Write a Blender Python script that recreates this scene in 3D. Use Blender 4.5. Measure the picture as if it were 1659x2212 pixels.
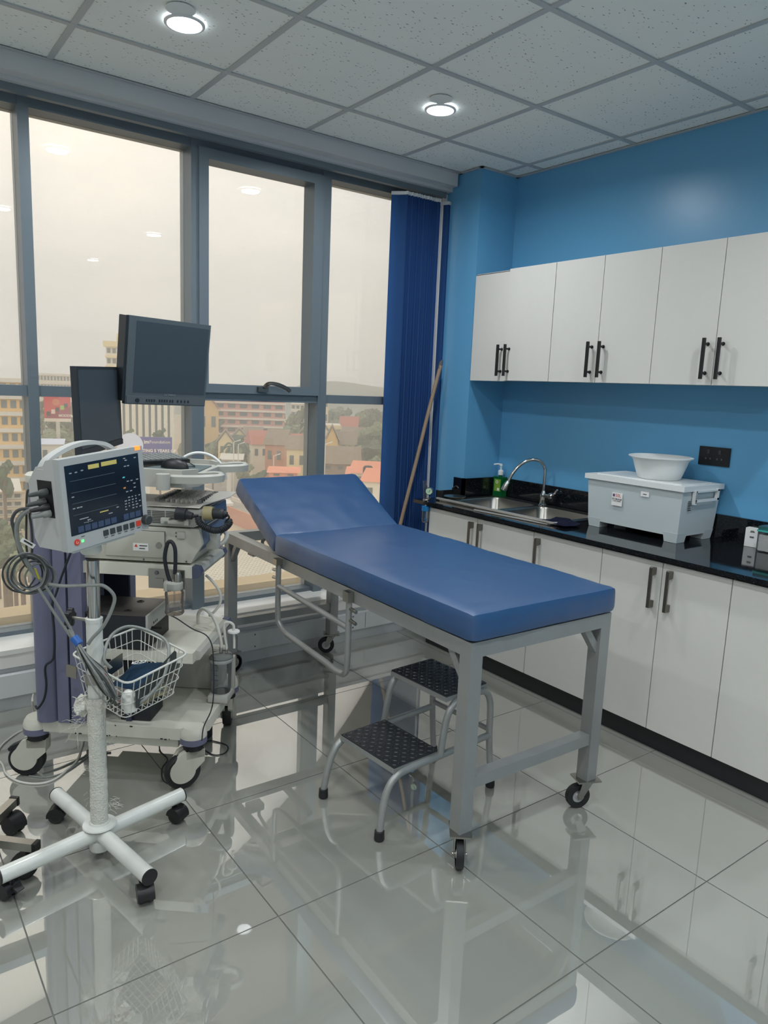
import bpy, bmesh, math, random
from mathutils import Vector, Matrix, Euler, noise
for o in list(bpy.data.objects): bpy.data.objects.remove(o)
SC = bpy.context.scene
COL = SC.collection
# ------------------------------------------------------------------ camera
R_CAM = Euler((0, 0, 0)).to_matrix()
YAW, PITCH, ROLL = -0.639608, 1.40244209, 0.04110235
R_CAM = Matrix.Rotation(YAW, 3, 'Z') @ Matrix.Rotation(PITCH, 3, 'X') @ Matrix.Rotation(ROLL, 3, 'Z')
CAM = Vector((0, 0, 1.5)); FPX = 1576.85
cd = bpy.data.cameras.new('camera'); cam = bpy.data.objects.new('camera', cd); COL.objects.link(cam)
cam.matrix_world = Matrix.Translation(CAM) @ R_CAM.to_4x4()
cd.sensor_fit = 'VERTICAL'; cd.sensor_height = 36; cd.lens = 36 * FPX / 2212; cd.clip_start = 0.05; cd.clip_end = 3000
SC.camera = cam
# ------------------------------------------------------------------ colour management
SC.view_settings.view_transform = 'Standard'; SC.view_settings.look = 'None'
SC.view_settings.exposure = 0.0; SC.view_settings.gamma = 1.0
SC.view_settings.use_curve_mapping = False
# ------------------------------------------------------------------ overcast sky
W = bpy.data.worlds.new('overcast_sky'); SC.world = W; W.use_nodes = True
nt = W.node_tree; nt.nodes.clear()
out = nt.nodes.new('ShaderNodeOutputWorld'); bg = nt.nodes.new('ShaderNodeBackground')
tc = nt.nodes.new('ShaderNodeTexCoord'); mp = nt.nodes.new('ShaderNodeMapping'); mp.inputs['Scale'].default_value = (1, 1, 2.6)
n1 = nt.nodes.new('ShaderNodeTexNoise'); n1.inputs['Scale'].default_value = 2.3; n1.inputs['Detail'].default_value = 4
cr = nt.nodes.new('ShaderNodeValToRGB')
cr.color_ramp.elements[0].position = 0.33; cr.color_ramp.elements[0].color = (0.60, 0.57, 0.54, 1)
cr.color_ramp.elements[1].position = 0.66; cr.color_ramp.elements[1].color = (0.86, 0.79, 0.68, 1)
nt.links.new(tc.outputs['Generated'], mp.inputs['Vector']); nt.links.new(mp.outputs[0], n1.inputs['Vector'])
nt.links.new(n1.outputs['Fac'], cr.inputs[0]); nt.links.new(cr.outputs[0], bg.inputs['Color'])
bg.inputs['Strength'].default_value = 2.2; nt.links.new(bg.outputs[0], out.inputs['Surface'])
LAMP_W = 10.5       # watts of each ceiling downlight
PORTAL = True
# ------------------------------------------------------------------ pixel -> point helpers (1659x2212 frame)
def ray(x, y): return R_CAM @ Vector(((x - 829.5) / FPX, -(y - 1106) / FPX, -1.0))
def PZ(x, y, z): d = ray(x, y); return CAM + d * ((z - CAM.z) / d.z)
def PX(x, y, X): d = ray(x, y); return CAM + d * ((X - CAM.x) / d.x)
def PY(x, y, Y): d = ray(x, y); return CAM + d * ((Y - CAM.y) / d.y)
def PD(x, y, D):   # at horizontal distance D from the camera foot
    d = ray(x, y); return CAM + d * (D / math.hypot(d.x, d.y))
# ------------------------------------------------------------------ materials
MATS = {}
def lin(c): return tuple(((v / 255) / 12.92 if v <= 10 else (((v / 255) + 0.055) / 1.055) ** 2.4) for v in c)
def M(name, col, rough=0.5, metal=0.0, spec=0.5, bump=0.0, bscale=50, var=0.0, vscale=8, emit=None, es=1.0, alpha=1.0, coat=0.0, ior=1.5, stretch=None, trans=0.0):
    if name in MATS: return MATS[name]
    m = bpy.data.materials.new(name); m.use_nodes = True; t = m.node_tree; b = t.nodes['Principled BSDF']
    c = lin(col) + (1,)
    b.inputs['Base Color'].default_value = c; b.inputs['Roughness'].default_value = rough; b.inputs['Metallic'].default_value = metal
    b.inputs['Specular IOR Level'].default_value = spec; b.inputs['Coat Weight'].default_value = coat; b.inputs['IOR'].default_value = ior
    b.inputs['Alpha'].default_value = alpha; b.inputs['Transmission Weight'].default_value = trans
    co = t.nodes.new('ShaderNodeTexCoord'); src = co.outputs['Object']
    if stretch:
        mm = t.nodes.new('ShaderNodeMapping'); mm.inputs['Scale'].default_value = stretch; t.links.new(src, mm.inputs['Vector']); src = mm.outputs[0]
    if var > 0:
        n = t.nodes.new('ShaderNodeTexNoise'); n.inputs['Scale'].default_value = vscale; n.inputs['Detail'].default_value = 5; t.links.new(src, n.inputs['Vector'])
        mx = t.nodes.new('ShaderNodeMix'); mx.data_type = 'RGBA'; mx.inputs['A'].default_value = tuple(v * (1 - var) for v in c[:3]) + (1,); mx.inputs['B'].default_value = tuple(min(1, v * (1 + var)) for v in c[:3]) + (1,)
        t.links.new(n.outputs['Fac'], mx.inputs['Factor']); t.links.new(mx.outputs['Result'], b.inputs['Base Color'])
    if bump > 0:
        n = t.nodes.new('ShaderNodeTexNoise'); n.inputs['Scale'].default_value = bscale; n.inputs['Detail'].default_value = 3; t.links.new(src, n.inputs['Vector'])
        bp = t.nodes.new('ShaderNodeBump'); bp.inputs['Strength'].default_value = bump; bp.inputs['Distance'].default_value = 0.01
        t.links.new(n.outputs['Fac'], bp.inputs['Height']); t.links.new(bp.outputs[0], b.inputs['Normal'])
    if emit:
        b.inputs['Emission Color'].default_value = lin(emit) + (1,); b.inputs['Emission Strength'].default_value = es
    MATS[name] = m; return m
def thin_glass(name, tint=(0.93, 0.94, 0.94), veil=0.0, veilcol=(0.8, 0.8, 0.8), ior=1.5, rough=0.0):
    m = bpy.data.materials.new(name); m.use_nodes = True; t = m.node_tree; t.nodes.clear()
    o = t.nodes.new('ShaderNodeOutputMaterial'); tr = t.nodes.new('ShaderNodeBsdfTransparent'); tr.inputs[0].default_value = tint + (1,)
    gl = t.nodes.new('ShaderNodeBsdfGlossy'); gl.inputs['Roughness'].default_value = rough
    fr = t.nodes.new('ShaderNodeFresnel'); fr.inputs['IOR'].default_value = ior
    mx = t.nodes.new('ShaderNodeMixShader'); t.links.new(fr.outputs[0], mx.inputs[0]); t.links.new(tr.outputs[0], mx.inputs[1]); t.links.new(gl.outputs[0], mx.inputs[2])
    last = mx.outputs[0]
    if veil > 0:   # milky film: outdoor haze put into window panes, cloudiness in plastics
        df = t.nodes.new('ShaderNodeBsdfTranslucent'); df.inputs[0].default_value = veilcol + (1,)
        m2 = t.nodes.new('ShaderNodeMixShader')
        co = t.nodes.new('ShaderNodeTexCoord'); n = t.nodes.new('ShaderNodeTexNoise'); n.inputs['Scale'].default_value = 3; n.inputs['Detail'].default_value = 6
        mr = t.nodes.new('ShaderNodeMapRange'); mr.inputs['To Min'].default_value = veil * 0.7; mr.inputs['To Max'].default_value = veil * 1.3
        t.links.new(co.outputs['Object'], n.inputs['Vector']); t.links.new(n.outputs['Fac'], mr.inputs['Value']); t.links.new(mr.outputs[0], m2.inputs[0])
        t.links.new(last, m2.inputs[1]); t.links.new(df.outputs[0], m2.inputs[2]); last = m2.outputs[0]
    t.links.new(last, o.inputs[0]); MATS[name] = m; return m
# ------------------------------------------------------------------ mesh builder
class B:
    def __init__(s): s.bm = bmesh.new()
    def poly(s, pts): 
        vs = [s.bm.verts.new(p) for p in pts]
        try: s.bm.faces.new(vs)
        except ValueError: pass
        return s
    def box(s, x0, x1, y0, y1, z0, z1):
        v = [s.bm.verts.new(p) for p in ((x0, y0, z0), (x1, y0, z0), (x1, y1, z0), (x0, y1, z0), (x0, y0, z1), (x1, y0, z1), (x1, y1, z1), (x0, y1, z1))]
        for f in ((0, 3, 2, 1), (4, 5, 6, 7), (0, 1, 5, 4), (1, 2, 6, 5), (2, 3, 7, 6), (3, 0, 4, 7)): s.bm.faces.new([v[i] for i in f])
        return s
    def prism(s, pts, vec):
        vec = Vector(vec); a = [s.bm.verts.new(p) for p in pts]; b = [s.bm.verts.new(Vector(p) + vec) for p in pts]; n = len(a)
        s.bm.faces.new(a[::-1]); s.bm.faces.new(b)
        for i in range(n): s.bm.faces.new([a[i], a[(i + 1) % n], b[(i + 1) % n], b[i]])
        return s
    def beam(s, p0, p1, w, h, up=(0, 0, 1)):      # square bar
        p0, p1 = Vector(p0), Vector(p1); d = (p1 - p0).normalized(); u = Vector(up)
        if abs(d.dot(u)) > 0.95: u = Vector((0, 1, 0))
        sx = d.cross(u).normalized(); su = sx.cross(d).normalized()
        q = [p0 + sx * a * w / 2 + su * b * h / 2 for a, b in ((-1, -1), (1, -1), (1, 1), (-1, 1))]
        return s.prism(q, p1 - p0)
    def ring(s, c, ax, r, n, ref=None):
        ax = Vector(ax).normalized(); u = ref or (Vector((0, 0, 1)) if abs(ax.z) < 0.9 else Vector((1, 0, 0)))
        e1 = ax.cross(u).normalized(); e2 = ax.cross(e1)
        return [s.bm.verts.new(Vector(c) + (e1 * math.cos(2 * math.pi * i / n) + e2 * math.sin(2 * math.pi * i / n)) * r) for i in range(n)]
    def skin(s, rings, closed=False):
        n = len(rings[0]); m = len(rings)
        for k in range(m if closed else m - 1):
            a, b = rings[k], rings[(k + 1) % m]
            for i in range(n): s.bm.faces.new([a[i], a[(i + 1) % n], b[(i + 1) % n], b[i]])
    def cyl(s, p0, p1, r0, r1=None, n=16, cap=True):
        r1 = r0 if r1 is None else r1; ax = Vector(p1) - Vector(p0)
        a = s.ring(p0, ax, r0, n); b = s.ring(p1, ax, r1, n); s.skin([a, b])
        if cap: s.bm.faces.new(a[::-1]); s.bm.faces.new(b)
        return s
    def lathe(s, prof, c=(0, 0, 0), ax=(0, 0, 1), n=28, cap=True):   # prof: (radius, height)
        ax = Vector(ax).normalized(); rs = [s.ring(Vector(c) + ax * h, ax, max(r, 1e-4), n) for r, h in prof]; s.skin(rs)
        if cap: s.bm.faces.new(rs[0][::-1]); s.bm.faces.new(rs[-1])
        return s
    def tube(s, pts, r, n=8, closed=False, sm=0, rr=None):
        P = [Vector(p) for p in pts]
        if sm: P = cat(P, sm, closed)
        m = len(P); rings = []; ref = None
        for i in range(m):
            a = P[i - 1] if (i or closed) else P[0]; b = P[(i + 1) % m] if (i < m - 1 or closed) else P[-1]
            t = (b - a).normalized()
            if ref is None: ref = t.orthogonal().normalized()
            ref = (ref - t * ref.dot(t)); ref = ref.normalized() if ref.length > 1e-6 else t.orthogonal().normalized()
            e2 = t.cross(ref); rad = rr[i] if rr else r
            rings.append([s.bm.verts.new(P[i] + (ref * math.cos(2 * math.pi * k / n) + e2 * math.sin(2 * math.pi * k / n)) * rad) for k in range(n)])
        s.skin(rings, closed)
        if not closed: s.bm.faces.new(rings[0][::-1]); s.bm.faces.new(rings[-1])
        return s
    def sph(s, c, r, u=12, v=8):
        if not hasattr(r, '__len__'): r = (r, r, r)
        c = Vector(c); rows = []
        for j in range(1, v):
            a = math.pi * j / v; rows.append([s.bm.verts.new((c.x + r[0] * math.sin(a) * math.cos(2 * math.pi * i / u), c.y + r[1] * math.sin(a) * math.sin(2 * math.pi * i / u), c.z - r[2] * math.cos(a))) for i in range(u)])
        s.skin(rows); s.bm.faces.new(rows[0][::-1]); s.bm.faces.new(rows[-1]); return s
    def xf(s, mat): bmesh.ops.transform(s.bm, matrix=mat, verts=s.bm.verts); return s
    def build(s, name, mat, parent=None, bevel=0, seg=2, world=False, smooth=True, sub=0):
        bm = s.bm
        if bevel:
            es = [e for e in bm.edges if len(e.link_faces) == 2 and e.calc_face_angle(0) > 0.6]
            bmesh.ops.bevel(bm, geom=es, offset=bevel, segments=seg, affect='EDGES', profile=0.6, clamp_overlap=True)
        bmesh.ops.recalc_face_normals(bm, faces=bm.faces)
        if smooth:
            for f in bm.faces: f.smooth = True
            for e in bm.edges:
                if len(e.link_faces) != 2 or e.calc_face_angle(0) > 0.7: e.smooth = False
        me = bpy.data.meshes.new(name); bm.to_mesh(me); bm.free()
        o = bpy.data.objects.new(name, me); COL.objects.link(o)
        if mat: me.materials.append(mat if not isinstance(mat, str) else MATS[mat])
        if parent:
            o.parent = parent
            if world:
                pm = parent.matrix_basis
                if parent.parent: pm = parent.parent.matrix_basis @ pm
                me.transform(pm.inverted())
        return o
def cat(P, k, closed=False):
    n = len(P); o = []
    rng = range(n if closed else n - 1)
    for i in rng:
        p0 = P[i - 1] if (i or closed) else P[0]; p1 = P[i]; p2 = P[(i + 1) % n]; p3 = P[(i + 2) % n] if (i + 2 < n or closed) else P[-1]
        for j in range(k):
            t = j / k; o.append(0.5 * ((2 * p1) + (p2 - p0) * t + (2 * p0 - 5 * p1 + 4 * p2 - p3) * t * t + (3 * p1 - p0 - 3 * p2 + p3) * t ** 3))
    if not closed: o.append(P[-1])
    return o
def props(o, label=None, cat=None, group=None, kind=None):
    for k, v in (('label', label), ('category', cat), ('group', group), ('kind', kind)):
        if v: o[k] = v
    return o
def thing(name, label, cat, loc=(0, 0, 0), rot=0, group=None):
    o = bpy.data.objects.new(name, None); COL.objects.link(o); o.empty_display_size = 0.05
    o.location = loc; o.rotation_euler = rot if hasattr(rot, '__len__') else (0, 0, rot)
    return props(o, label, cat, group)
def rebase(o):   # origin of a one-mesh thing to the middle of its foot
    me = o.data; xs = [v.co for v in me.vertices]
    c = Vector(((min(v.x for v in xs) + max(v.x for v in xs)) / 2, (min(v.y for v in xs) + max(v.y for v in xs)) / 2, min(v.z for v in xs)))
    me.transform(Matrix.Translation(-c)); o.location = c; return o
def single(name, b, mat, label, cat, group=None, kind=None, **kw):
    o = b.build(name, mat, None, **kw); rebase(o); return props(o, label, cat, group, kind)
def struct(name, b, mat, parent=None, **kw):
    o = b.build(name, mat, parent, smooth=kw.pop('smooth', False), **kw)
    if not parent: o['kind'] = 'structure'
    return o
def copy_tree(o, parent=None):
    c = o.copy(); COL.objects.link(c); c.parent = parent
    for ch in list(o.children): copy_tree(ch, c)
    return c
def text(name, s, size, mat, parent, mtx, ext=0.0004, align='CENTER', bold=0.0):
    cu = bpy.data.curves.new(name, 'FONT'); cu.body = s; cu.size = size; cu.extrude = ext; cu.align_x = align; cu.align_y = 'CENTER'; cu.resolution_u = 2; cu.offset = bold
    t = bpy.data.objects.new(name + '_tmp', cu); COL.objects.link(t); dg = bpy.context.evaluated_depsgraph_get(); dg.update()
    me = bpy.data.meshes.new_from_object(t.evaluated_get(dg)); bpy.data.objects.remove(t); me.transform(mtx)
    o = bpy.data.objects.new(name, me); COL.objects.link(o); me.materials.clear(); me.materials.append(MATS[mat] if isinstance(mat, str) else mat); o.parent = parent; return o
RX90 = Matrix.Rotation(math.pi / 2, 4, 'X')
def face_front(x, y, z): return Matrix.Translation((x, y, z)) @ RX90      # text facing -y
random.seed(7)
# ================================================================== MATERIALS
M('blue_paint', (98, 164, 206), 0.32, bump=0.02, bscale=300)
M('white_paint', (222, 224, 224), 0.5, bump=0.03, bscale=200)
M('grey_white_paint', (196, 200, 202), 0.45)
M('laminate', (214, 213, 207), 0.42, var=0.02, vscale=30)
M('gap_dark', (60, 60, 62), 0.7)
M('black_plinth', (30, 33, 36), 0.35, var=0.2, vscale=10)
M('alu_frame', (112, 124, 132), 0.42, 0.25, var=0.05, vscale=3)
M('sill_white', (236, 235, 230), 0.25)
M('trunking', (212, 214, 214), 0.4)
M('skirting_tile', (196, 200, 200), 0.15)
M('grout', (120, 122, 116), 0.8)
M('t_bar', (178, 184, 186), 0.5)
M('metal_screw', (120, 122, 124), 0.35, 0.8)
M('strip_window_sheen', (206, 202, 194), .32, .5); M('tread_rubber', (34, 37, 41), .36, spec=.7)  # edging strip: the window's reflection is put into its pale colour
M('chrome', (200, 200, 198), 0.12, 1.0)
M('steel', (165, 163, 156), 0.3, 1.0, var=0.1, vscale=6)
M('nickel', (130, 126, 120), 0.32, 1.0)
M('black_plastic', (22, 23, 25), 0.45)
M('black_metal', (18, 19, 22), 0.4)
M('black_rubber', (26, 28, 30), 0.6)
M('lamp_glow', (255, 255, 255), 0.5, emit=(240, 246, 255), es=14)
M('lamp_rim', (225, 228, 230), 0.4)
def floor_mat():
    m = M('polished_tile', (154, 155, 146), 0.02, spec=0.5, var=0.035, vscale=5, ior=2.5)
    t = m.node_tree; b = t.nodes['Principled BSDF']; b.inputs['Coat Weight'].default_value = 1.0; b.inputs['Coat Roughness'].default_value = 0.0; b.inputs['Coat IOR'].default_value = 1.9
    co = t.nodes.new('ShaderNodeTexCoord'); n = t.nodes.new('ShaderNodeTexNoise'); n.inputs['Scale'].default_value = 7; n.inputs['Detail'].default_value = 8
    mr = t.nodes.new('ShaderNodeMapRange'); mr.inputs['From Min'].default_value = 0.45; mr.inputs['From Max'].default_value = 0.75; mr.inputs['To Min'].default_value = 0.0; mr.inputs['To Max'].default_value = 0.02
    t.links.new(co.outputs['Object'], n.inputs['Vector']); t.links.new(n.outputs['Fac'], mr.inputs['Value']); t.links.new(mr.outputs[0], b.inputs['Roughness'])
    return m
floor_mat()
def ceiling_mat():
    m = M('mineral_fibre', (236, 240, 236), 0.9); t = m.node_tree; b = t.nodes['Principled BSDF']
    co = t.nodes.new('ShaderNodeTexCoord'); oi = t.nodes.new('ShaderNodeObjectInfo')
    ad = t.nodes.new('ShaderNodeVectorMath'); ad.operation = 'ADD'; sc = t.nodes.new('ShaderNodeVectorMath'); sc.operation = 'SCALE'; sc.inputs[0].default_value = (37, 91, 0); t.links.new(oi.outputs['Random'], sc.inputs['Scale'])
    t.links.new(co.outputs['Object'], ad.inputs[0]); t.links.new(sc.outputs[0], ad.inputs[1])
    nz = t.nodes.new('ShaderNodeTexNoise'); nz.inputs['Scale'].default_value = 60; nz.inputs['Detail'].default_value = 2; t.links.new(ad.outputs[0], nz.inputs['Vector'])
    ma = t.nodes.new('ShaderNodeVectorMath'); ma.operation = 'MULTIPLY_ADD'; ma.inputs[1].default_value = (0.016, 0.016, 0); t.links.new(nz.outputs['Color'], ma.inputs[0]); t.links.new(ad.outputs[0], ma.inputs[2])
    mp = t.nodes.new('ShaderNodeMapping'); mp.inputs['Scale'].default_value = (1.0, 2.6, 1); mp.inputs['Rotation'].default_value = (0, 0, 0.5); t.links.new(ma.outputs[0], mp.inputs['Vector'])
    vo = t.nodes.new('ShaderNodeTexVoronoi'); vo.inputs['Scale'].default_value = 42; t.links.new(mp.outputs[0], vo.inputs['Vector'])
    lt = t.nodes.new('ShaderNodeMath'); lt.operation = 'LESS_THAN'; lt.inputs[1].default_value = 0.19; t.links.new(vo.outputs['Distance'], lt.inputs[0])
    sep = t.nodes.new('ShaderNodeSeparateColor'); t.links.new(vo.outputs['Color'], sep.inputs[0])
    gt = t.nodes.new('ShaderNodeMath'); gt.operation = 'GREATER_THAN'; gt.inputs[1].default_value = 0.6; t.links.new(sep.outputs[0], gt.inputs[0])
    mu = t.nodes.new('ShaderNodeMath'); mu.operation = 'MULTIPLY'; t.links.new(lt.outputs[0], mu.inputs[0]); t.links.new(gt.outputs[0], mu.inputs[1])
    mx = t.nodes.new('ShaderNodeMix'); mx.data_type = 'RGBA'; mx.inputs['A'].default_value = lin((236, 240, 236)) + (1,); mx.inputs['B'].default_value = lin((130, 131, 127)) + (1,)
    t.links.new(mu.outputs[0], mx.inputs['Factor']); t.links.new(mx.outputs['Result'], b.inputs['Base Color'])
    bp = t.nodes.new('ShaderNodeBump'); bp.invert = True; bp.inputs['Strength'].default_value = 0.6; bp.inputs['Distance'].default_value = 0.003; t.links.new(mu.outputs[0], bp.inputs['Height']); t.links.new(bp.outputs[0], b.inputs['Normal'])
ceiling_mat()
M('lamp_ghost_pale', (225, 230, 230), 0.8)
def granite():
    m = M('black_granite', (16, 18, 22), 0.06, spec=0.6); t = m.node_tree; b = t.nodes['Principled BSDF']
    co = t.nodes.new('ShaderNodeTexCoord'); v = t.nodes.new('ShaderNodeTexNoise'); v.inputs['Scale'].default_value = 220; v.inputs['Detail'].default_value = 2
    cr = t.nodes.new('ShaderNodeValToRGB'); cr.color_ramp.elements[0].position = 0.6; cr.color_ramp.elements[0].color = lin((15, 17, 21)) + (1,); cr.color_ramp.elements[1].position = 0.75; cr.color_ramp.elements[1].color = lin((70, 76, 84)) + (1,)
    t.links.new(co.outputs['Object'], v.inputs['Vector']); t.links.new(v.outputs['Fac'], cr.inputs[0]); t.links.new(cr.outputs[0], b.inputs['Base Color'])
granite()
thin_glass('window_glass', (0.955, 0.96, 0.95), veil=0.07, veilcol=(0.9, 0.88, 0.84), ior=1.5)
thin_glass('clear_plastic', (0.92, 0.93, 0.92), veil=0.08, veilcol=(0.8, 0.8, 0.8), ior=1.4, rough=0.1)
def blind_mat():
    m = bpy.data.materials.new('blue_blind_fabric'); m.use_nodes = True; t = m.node_tree; t.nodes.clear()
    o = t.nodes.new('ShaderNodeOutputMaterial'); d = t.nodes.new('ShaderNodeBsdfDiffuse'); d.inputs[0].default_value = lin((62, 98, 150)) + (1,)
    tr = t.nodes.new('ShaderNodeBsdfTranslucent'); tr.inputs[0].default_value = lin((40, 92, 170)) + (1,)
    mx = t.nodes.new('ShaderNodeMixShader'); mx.inputs[0].default_value = 0.42
    t.links.new(d.outputs[0], mx.inputs[1]); t.links.new(tr.outputs[0], mx.inputs[2]); t.links.new(mx.outputs[0], o.inputs[0]); MATS['blue_blind_fabric'] = m
blind_mat()
# ================================================================== ROOM SHELL
XR, YW, H, XL, YB = 3.31, 3.465, 2.755, -2.6, -2.6
floor = struct('floor', B().box(XL, XR, YB, YW + .03, -0.06, -0.004), 'grout')
xs = [XL] + [0.307 + 0.6 * k for k in range(-4, 5)] + [XR]; ys = [YB] + [1.04 + 0.605 * k for k in range(-5, 4)] + [YW + .02]
first = {}
for i in range(len(xs) - 1):
    for j in range(len(ys) - 1):
        w, d = xs[i + 1] - xs[i] - 0.004, ys[j + 1] - ys[j] - 0.004; key = (round(w, 3), round(d, 3))
        if w < .02 or d < .02: continue
        if key not in first:
            first[key] = B().box(-w / 2, w / 2, -d / 2, d / 2, -0.008, 0).build('floor_tile', MATS['polished_tile'], floor, bevel=0.001, seg=1, smooth=False); o = first[key]
        else: o = first[key].copy(); COL.objects.link(o)
        o.location = ((xs[i] + xs[i + 1]) / 2, (ys[j] + ys[j + 1]) / 2, 0)
ceiling = struct('ceiling', B().box(XL, XR, YB, YW, H + 0.03, H + 0.08), 'white_paint')
cx = [XL, -2.23, -1.63] + [-1.03 + 0.6 * k for k in range(0, 8)] + [XR]; cy = [YB, -2.38] + [-1.78 + 0.604 * k for k in range(0, 9)]; cy = [v for v in cy if v < 3.2] + [3.44]
first = {}; bars = B()
for i in range(len(cx) - 1):
    for j in range(len(cy) - 1):
        w, d = cx[i + 1] - cx[i] - 0.022, cy[j + 1] - cy[j] - 0.022; key = (round(w, 3), round(d, 3))
        if w < .03 or d < .03: continue
        if key not in first: first[key] = B().box(-w / 2, w / 2, -d / 2, d / 2, 0.004, 0.018).build('ceiling_tile', MATS['mineral_fibre'], ceiling, smooth=False); o = first[key]
        else: o = first[key].copy(); COL.objects.link(o)
        o.location = ((cx[i] + cx[i + 1]) / 2, (cy[j] + cy[j + 1]) / 2, H)
for x in cx[1:-1]:
    o = B().box(x - .012, x + .012, YB, 3.44, H - 0.001, H + .004).build('grid_runner', MATS['t_bar'], ceiling, smooth=False)
for y in cy[1:-1]:
    o = B().box(XL, XR, y - .012, y + .012, H - 0.0015, H + .0035).build('grid_runner', MATS['t_bar'], ceiling, smooth=False)
B().box(XR - .02, XR, YB, 3.26, H - .004, H).box(XL, 3.02, 3.42, 3.44, H - .004, H).box(3.0, 3.02, 3.24, 3.44, H - .004, H).box(3.0, XR, 3.24, 3.26, H - .004, H).build('edge_angle', MATS['t_bar'], ceiling, smooth=False)
struct('wall_right', B().box(XR, XR + .15, YB, YW + .4, 0, H + .08), 'blue_paint')
struct('wall_left', B().box(XL - .15, XL, YB, YW, 0, H + .08), 'white_paint')
struct('wall_back', B().box(XL - .15, XR + .15, YB - .15, YB, 0, H + .08), 'white_paint')
pillar = struct('wall_pillar', B().box(3.02, XR, 3.26, 3.84, 0, H + .08), 'blue_paint', bevel=0.003)
# window side: bulkhead, soffit, sill, trunking, skirting
struct('trim_1', B().box(XL, 3.0, 3.44, 3.52, 2.682, H + .08).box(XL, 3.04, 3.505, 3.75, 2.665, H + .08), 'grey_white_paint', bevel=0.002)
struct('wall_window', B().box(XL, 3.04, 3.475, 3.76, 0, 0.262), 'grey_white_paint')
struct('trim_2', B().box(XL, 3.04, 3.452, 3.80, 0.262, 0.284).box(XL, 3.04, 3.456, 3.48, .20, .262), 'sill_white', bevel=0.002)
tk = struct('trim_3', B().box(XL, 3.04, 3.436, 3.476, 0.07, 0.172), 'trunking', bevel=0.004)
for x in (-1.6, -.4, .285, 1.615, 2.45, 2.9):
    B().box(x - .0012, x + .0012, 3.4352, 3.437, 0.075, 0.167).build('cover_joint', MATS['gap_dark'], tk, smooth=False)
for x in (-1.0, 0.19, .33, 1.72, 2.36, 1.55, .9, 2.72):
    for z in (.088, .155): B().cyl((x, 3.436, z), (x, 3.4335, z), .0045, n=10).build('screw', MATS['metal_screw'], tk)
sk = struct('baseboard_window', B().box(XL, 3.04, 3.466, 3.476, 0, 0.07), 'grout')
for k in range(10):
    x0 = XL + k * .6; x1 = min(x0 + .597, 3.04)
    if x1 > x0: B().box(x0, x1, 3.459, 3.468, 0.0, 0.069).build('skirting_tile', MATS['skirting_tile'], sk, bevel=.001, seg=1, smooth=False)
# ---- windows.  front of the frames y=3.62, glass y=3.72
YF, YG = 3.62, 3.72
def pane(x0, x1, z0, z1, par): return B().box(x0, x1, YG - .003, YG + .003, z0, z1).build('pane', MATS['window_glass'], par, smooth=False)
def frame(win, x0, x1, z0, z1, t, name, y0=YF, y1=YG + .04):
    B().box(x0, x1, y0, y1, z1 - t, z1).build(name, MATS['alu_frame'], win, bevel=.002, seg=1); B().box(x0, x1, y0, y1, z0, z0 + t).build(name, MATS['alu_frame'], win, bevel=.002, seg=1)
def mullion(win, x0, x1): B().box(x0, x1, YF, YG + .05, .284, 2.69).build('mullion', MATS['alu_frame'], win, bevel=.003, seg=1)
bays = [(-2.55, -1.31), (-1.26, -.68 + 0.02), (-.61, .677), (.7225, 1.442), (1.508, 2.19), (2.245, 3.02)]
for n, (a, b) in enumerate(bays):
    win = bpy.data.objects.new('window_%d' % (n + 1), None); COL.objects.link(win); win['kind'] = 'structure'; win.location = (a, YG, .284)
    def BB(): return B()
    def add(bd, name, mat='alu_frame', bev=.002): return bd.build(name, MATS[mat], win, bevel=bev, seg=1, world=True) if bev else bd.build(name, MATS[mat], win, world=True, smooth=False)
    if n < 5: add(B().box(b, bays[n + 1][0], YF, YG + .05, .284, 2.69), 'mullion')
    if n == 0: add(B().box(XL, a, YF, YG + .05, .284, 2.69), 'mullion')
    add(B().box(a, b, YF + .01, YG + .04, 1.398, 1.446), 'transom')
    add(B().box(a, b, YF + .005, YG + .04, 2.615, 2.69), 'head_frame')
    add(B().box(a, b, YF + .03, YG + .04, .284, .305), 'bottom_frame')
    if n == 4:     # opening casement: an inner frame with a handle
        x0, x1, z0, z1 = a - .03, b - .0, 1.44, 2.62
        cs = add(B().box(x0, x0 + .05, YF - .012, YG, z0, z1).box(x1 - .06, x1, YF - .012, YG, z0, z1).box(x0 + .05, x1 - .06, YF - .012, YG, z1 - .05, z1).box(x0 + .05, x1 - .06, YF - .012, YG, z0, z0 + .045), 'casement_frame')
        hb = add(B().box(1.80, 1.86, YF - .034, YF - .012, 1.452, 1.478), 'handle_base', 'nickel')
        h = B().tube([(1.835, YF - .035, 1.478), (1.85, YF - .055, 1.497), (1.90, YF - .06, 1.494), (1.955, YF - .06, 1.474), (1.975, YF - .058, 1.46)], .011, sm=4).build('handle', MATS['nickel'], win, world=True)
        add(B().box(x0 + .05, x1 - .06, YG - .003, YG + .003, 1.485, 2.57), 'pane', 'window_glass', 0)
    else: add(B().box(a, b, YG - .003, YG + .003, 1.446, 2.615), 'pane', 'window_glass', 0)
    add(B().box(a, b, YG - .003, YG + .003, .305, 1.398), 'pane', 'window_glass', 0)
# jamb beside the pillar
struct('trim_4', B().box(2.985, 3.02, 3.55, 3.64, .284, 2.66), 'sill_white', bevel=.002)
if PORTAL:
    L = bpy.data.lights.new('window_portal', 'AREA'); L.shape = 'RECTANGLE'; L.size = 5.6; L.size_y = 2.34; L.cycles.is_portal = True
    o = bpy.data.objects.new('window_portal', L); COL.objects.link(o); o.location = (.2, YG + .08, 1.46); o.rotation_euler = (-math.pi / 2, 0, 0)
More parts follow.
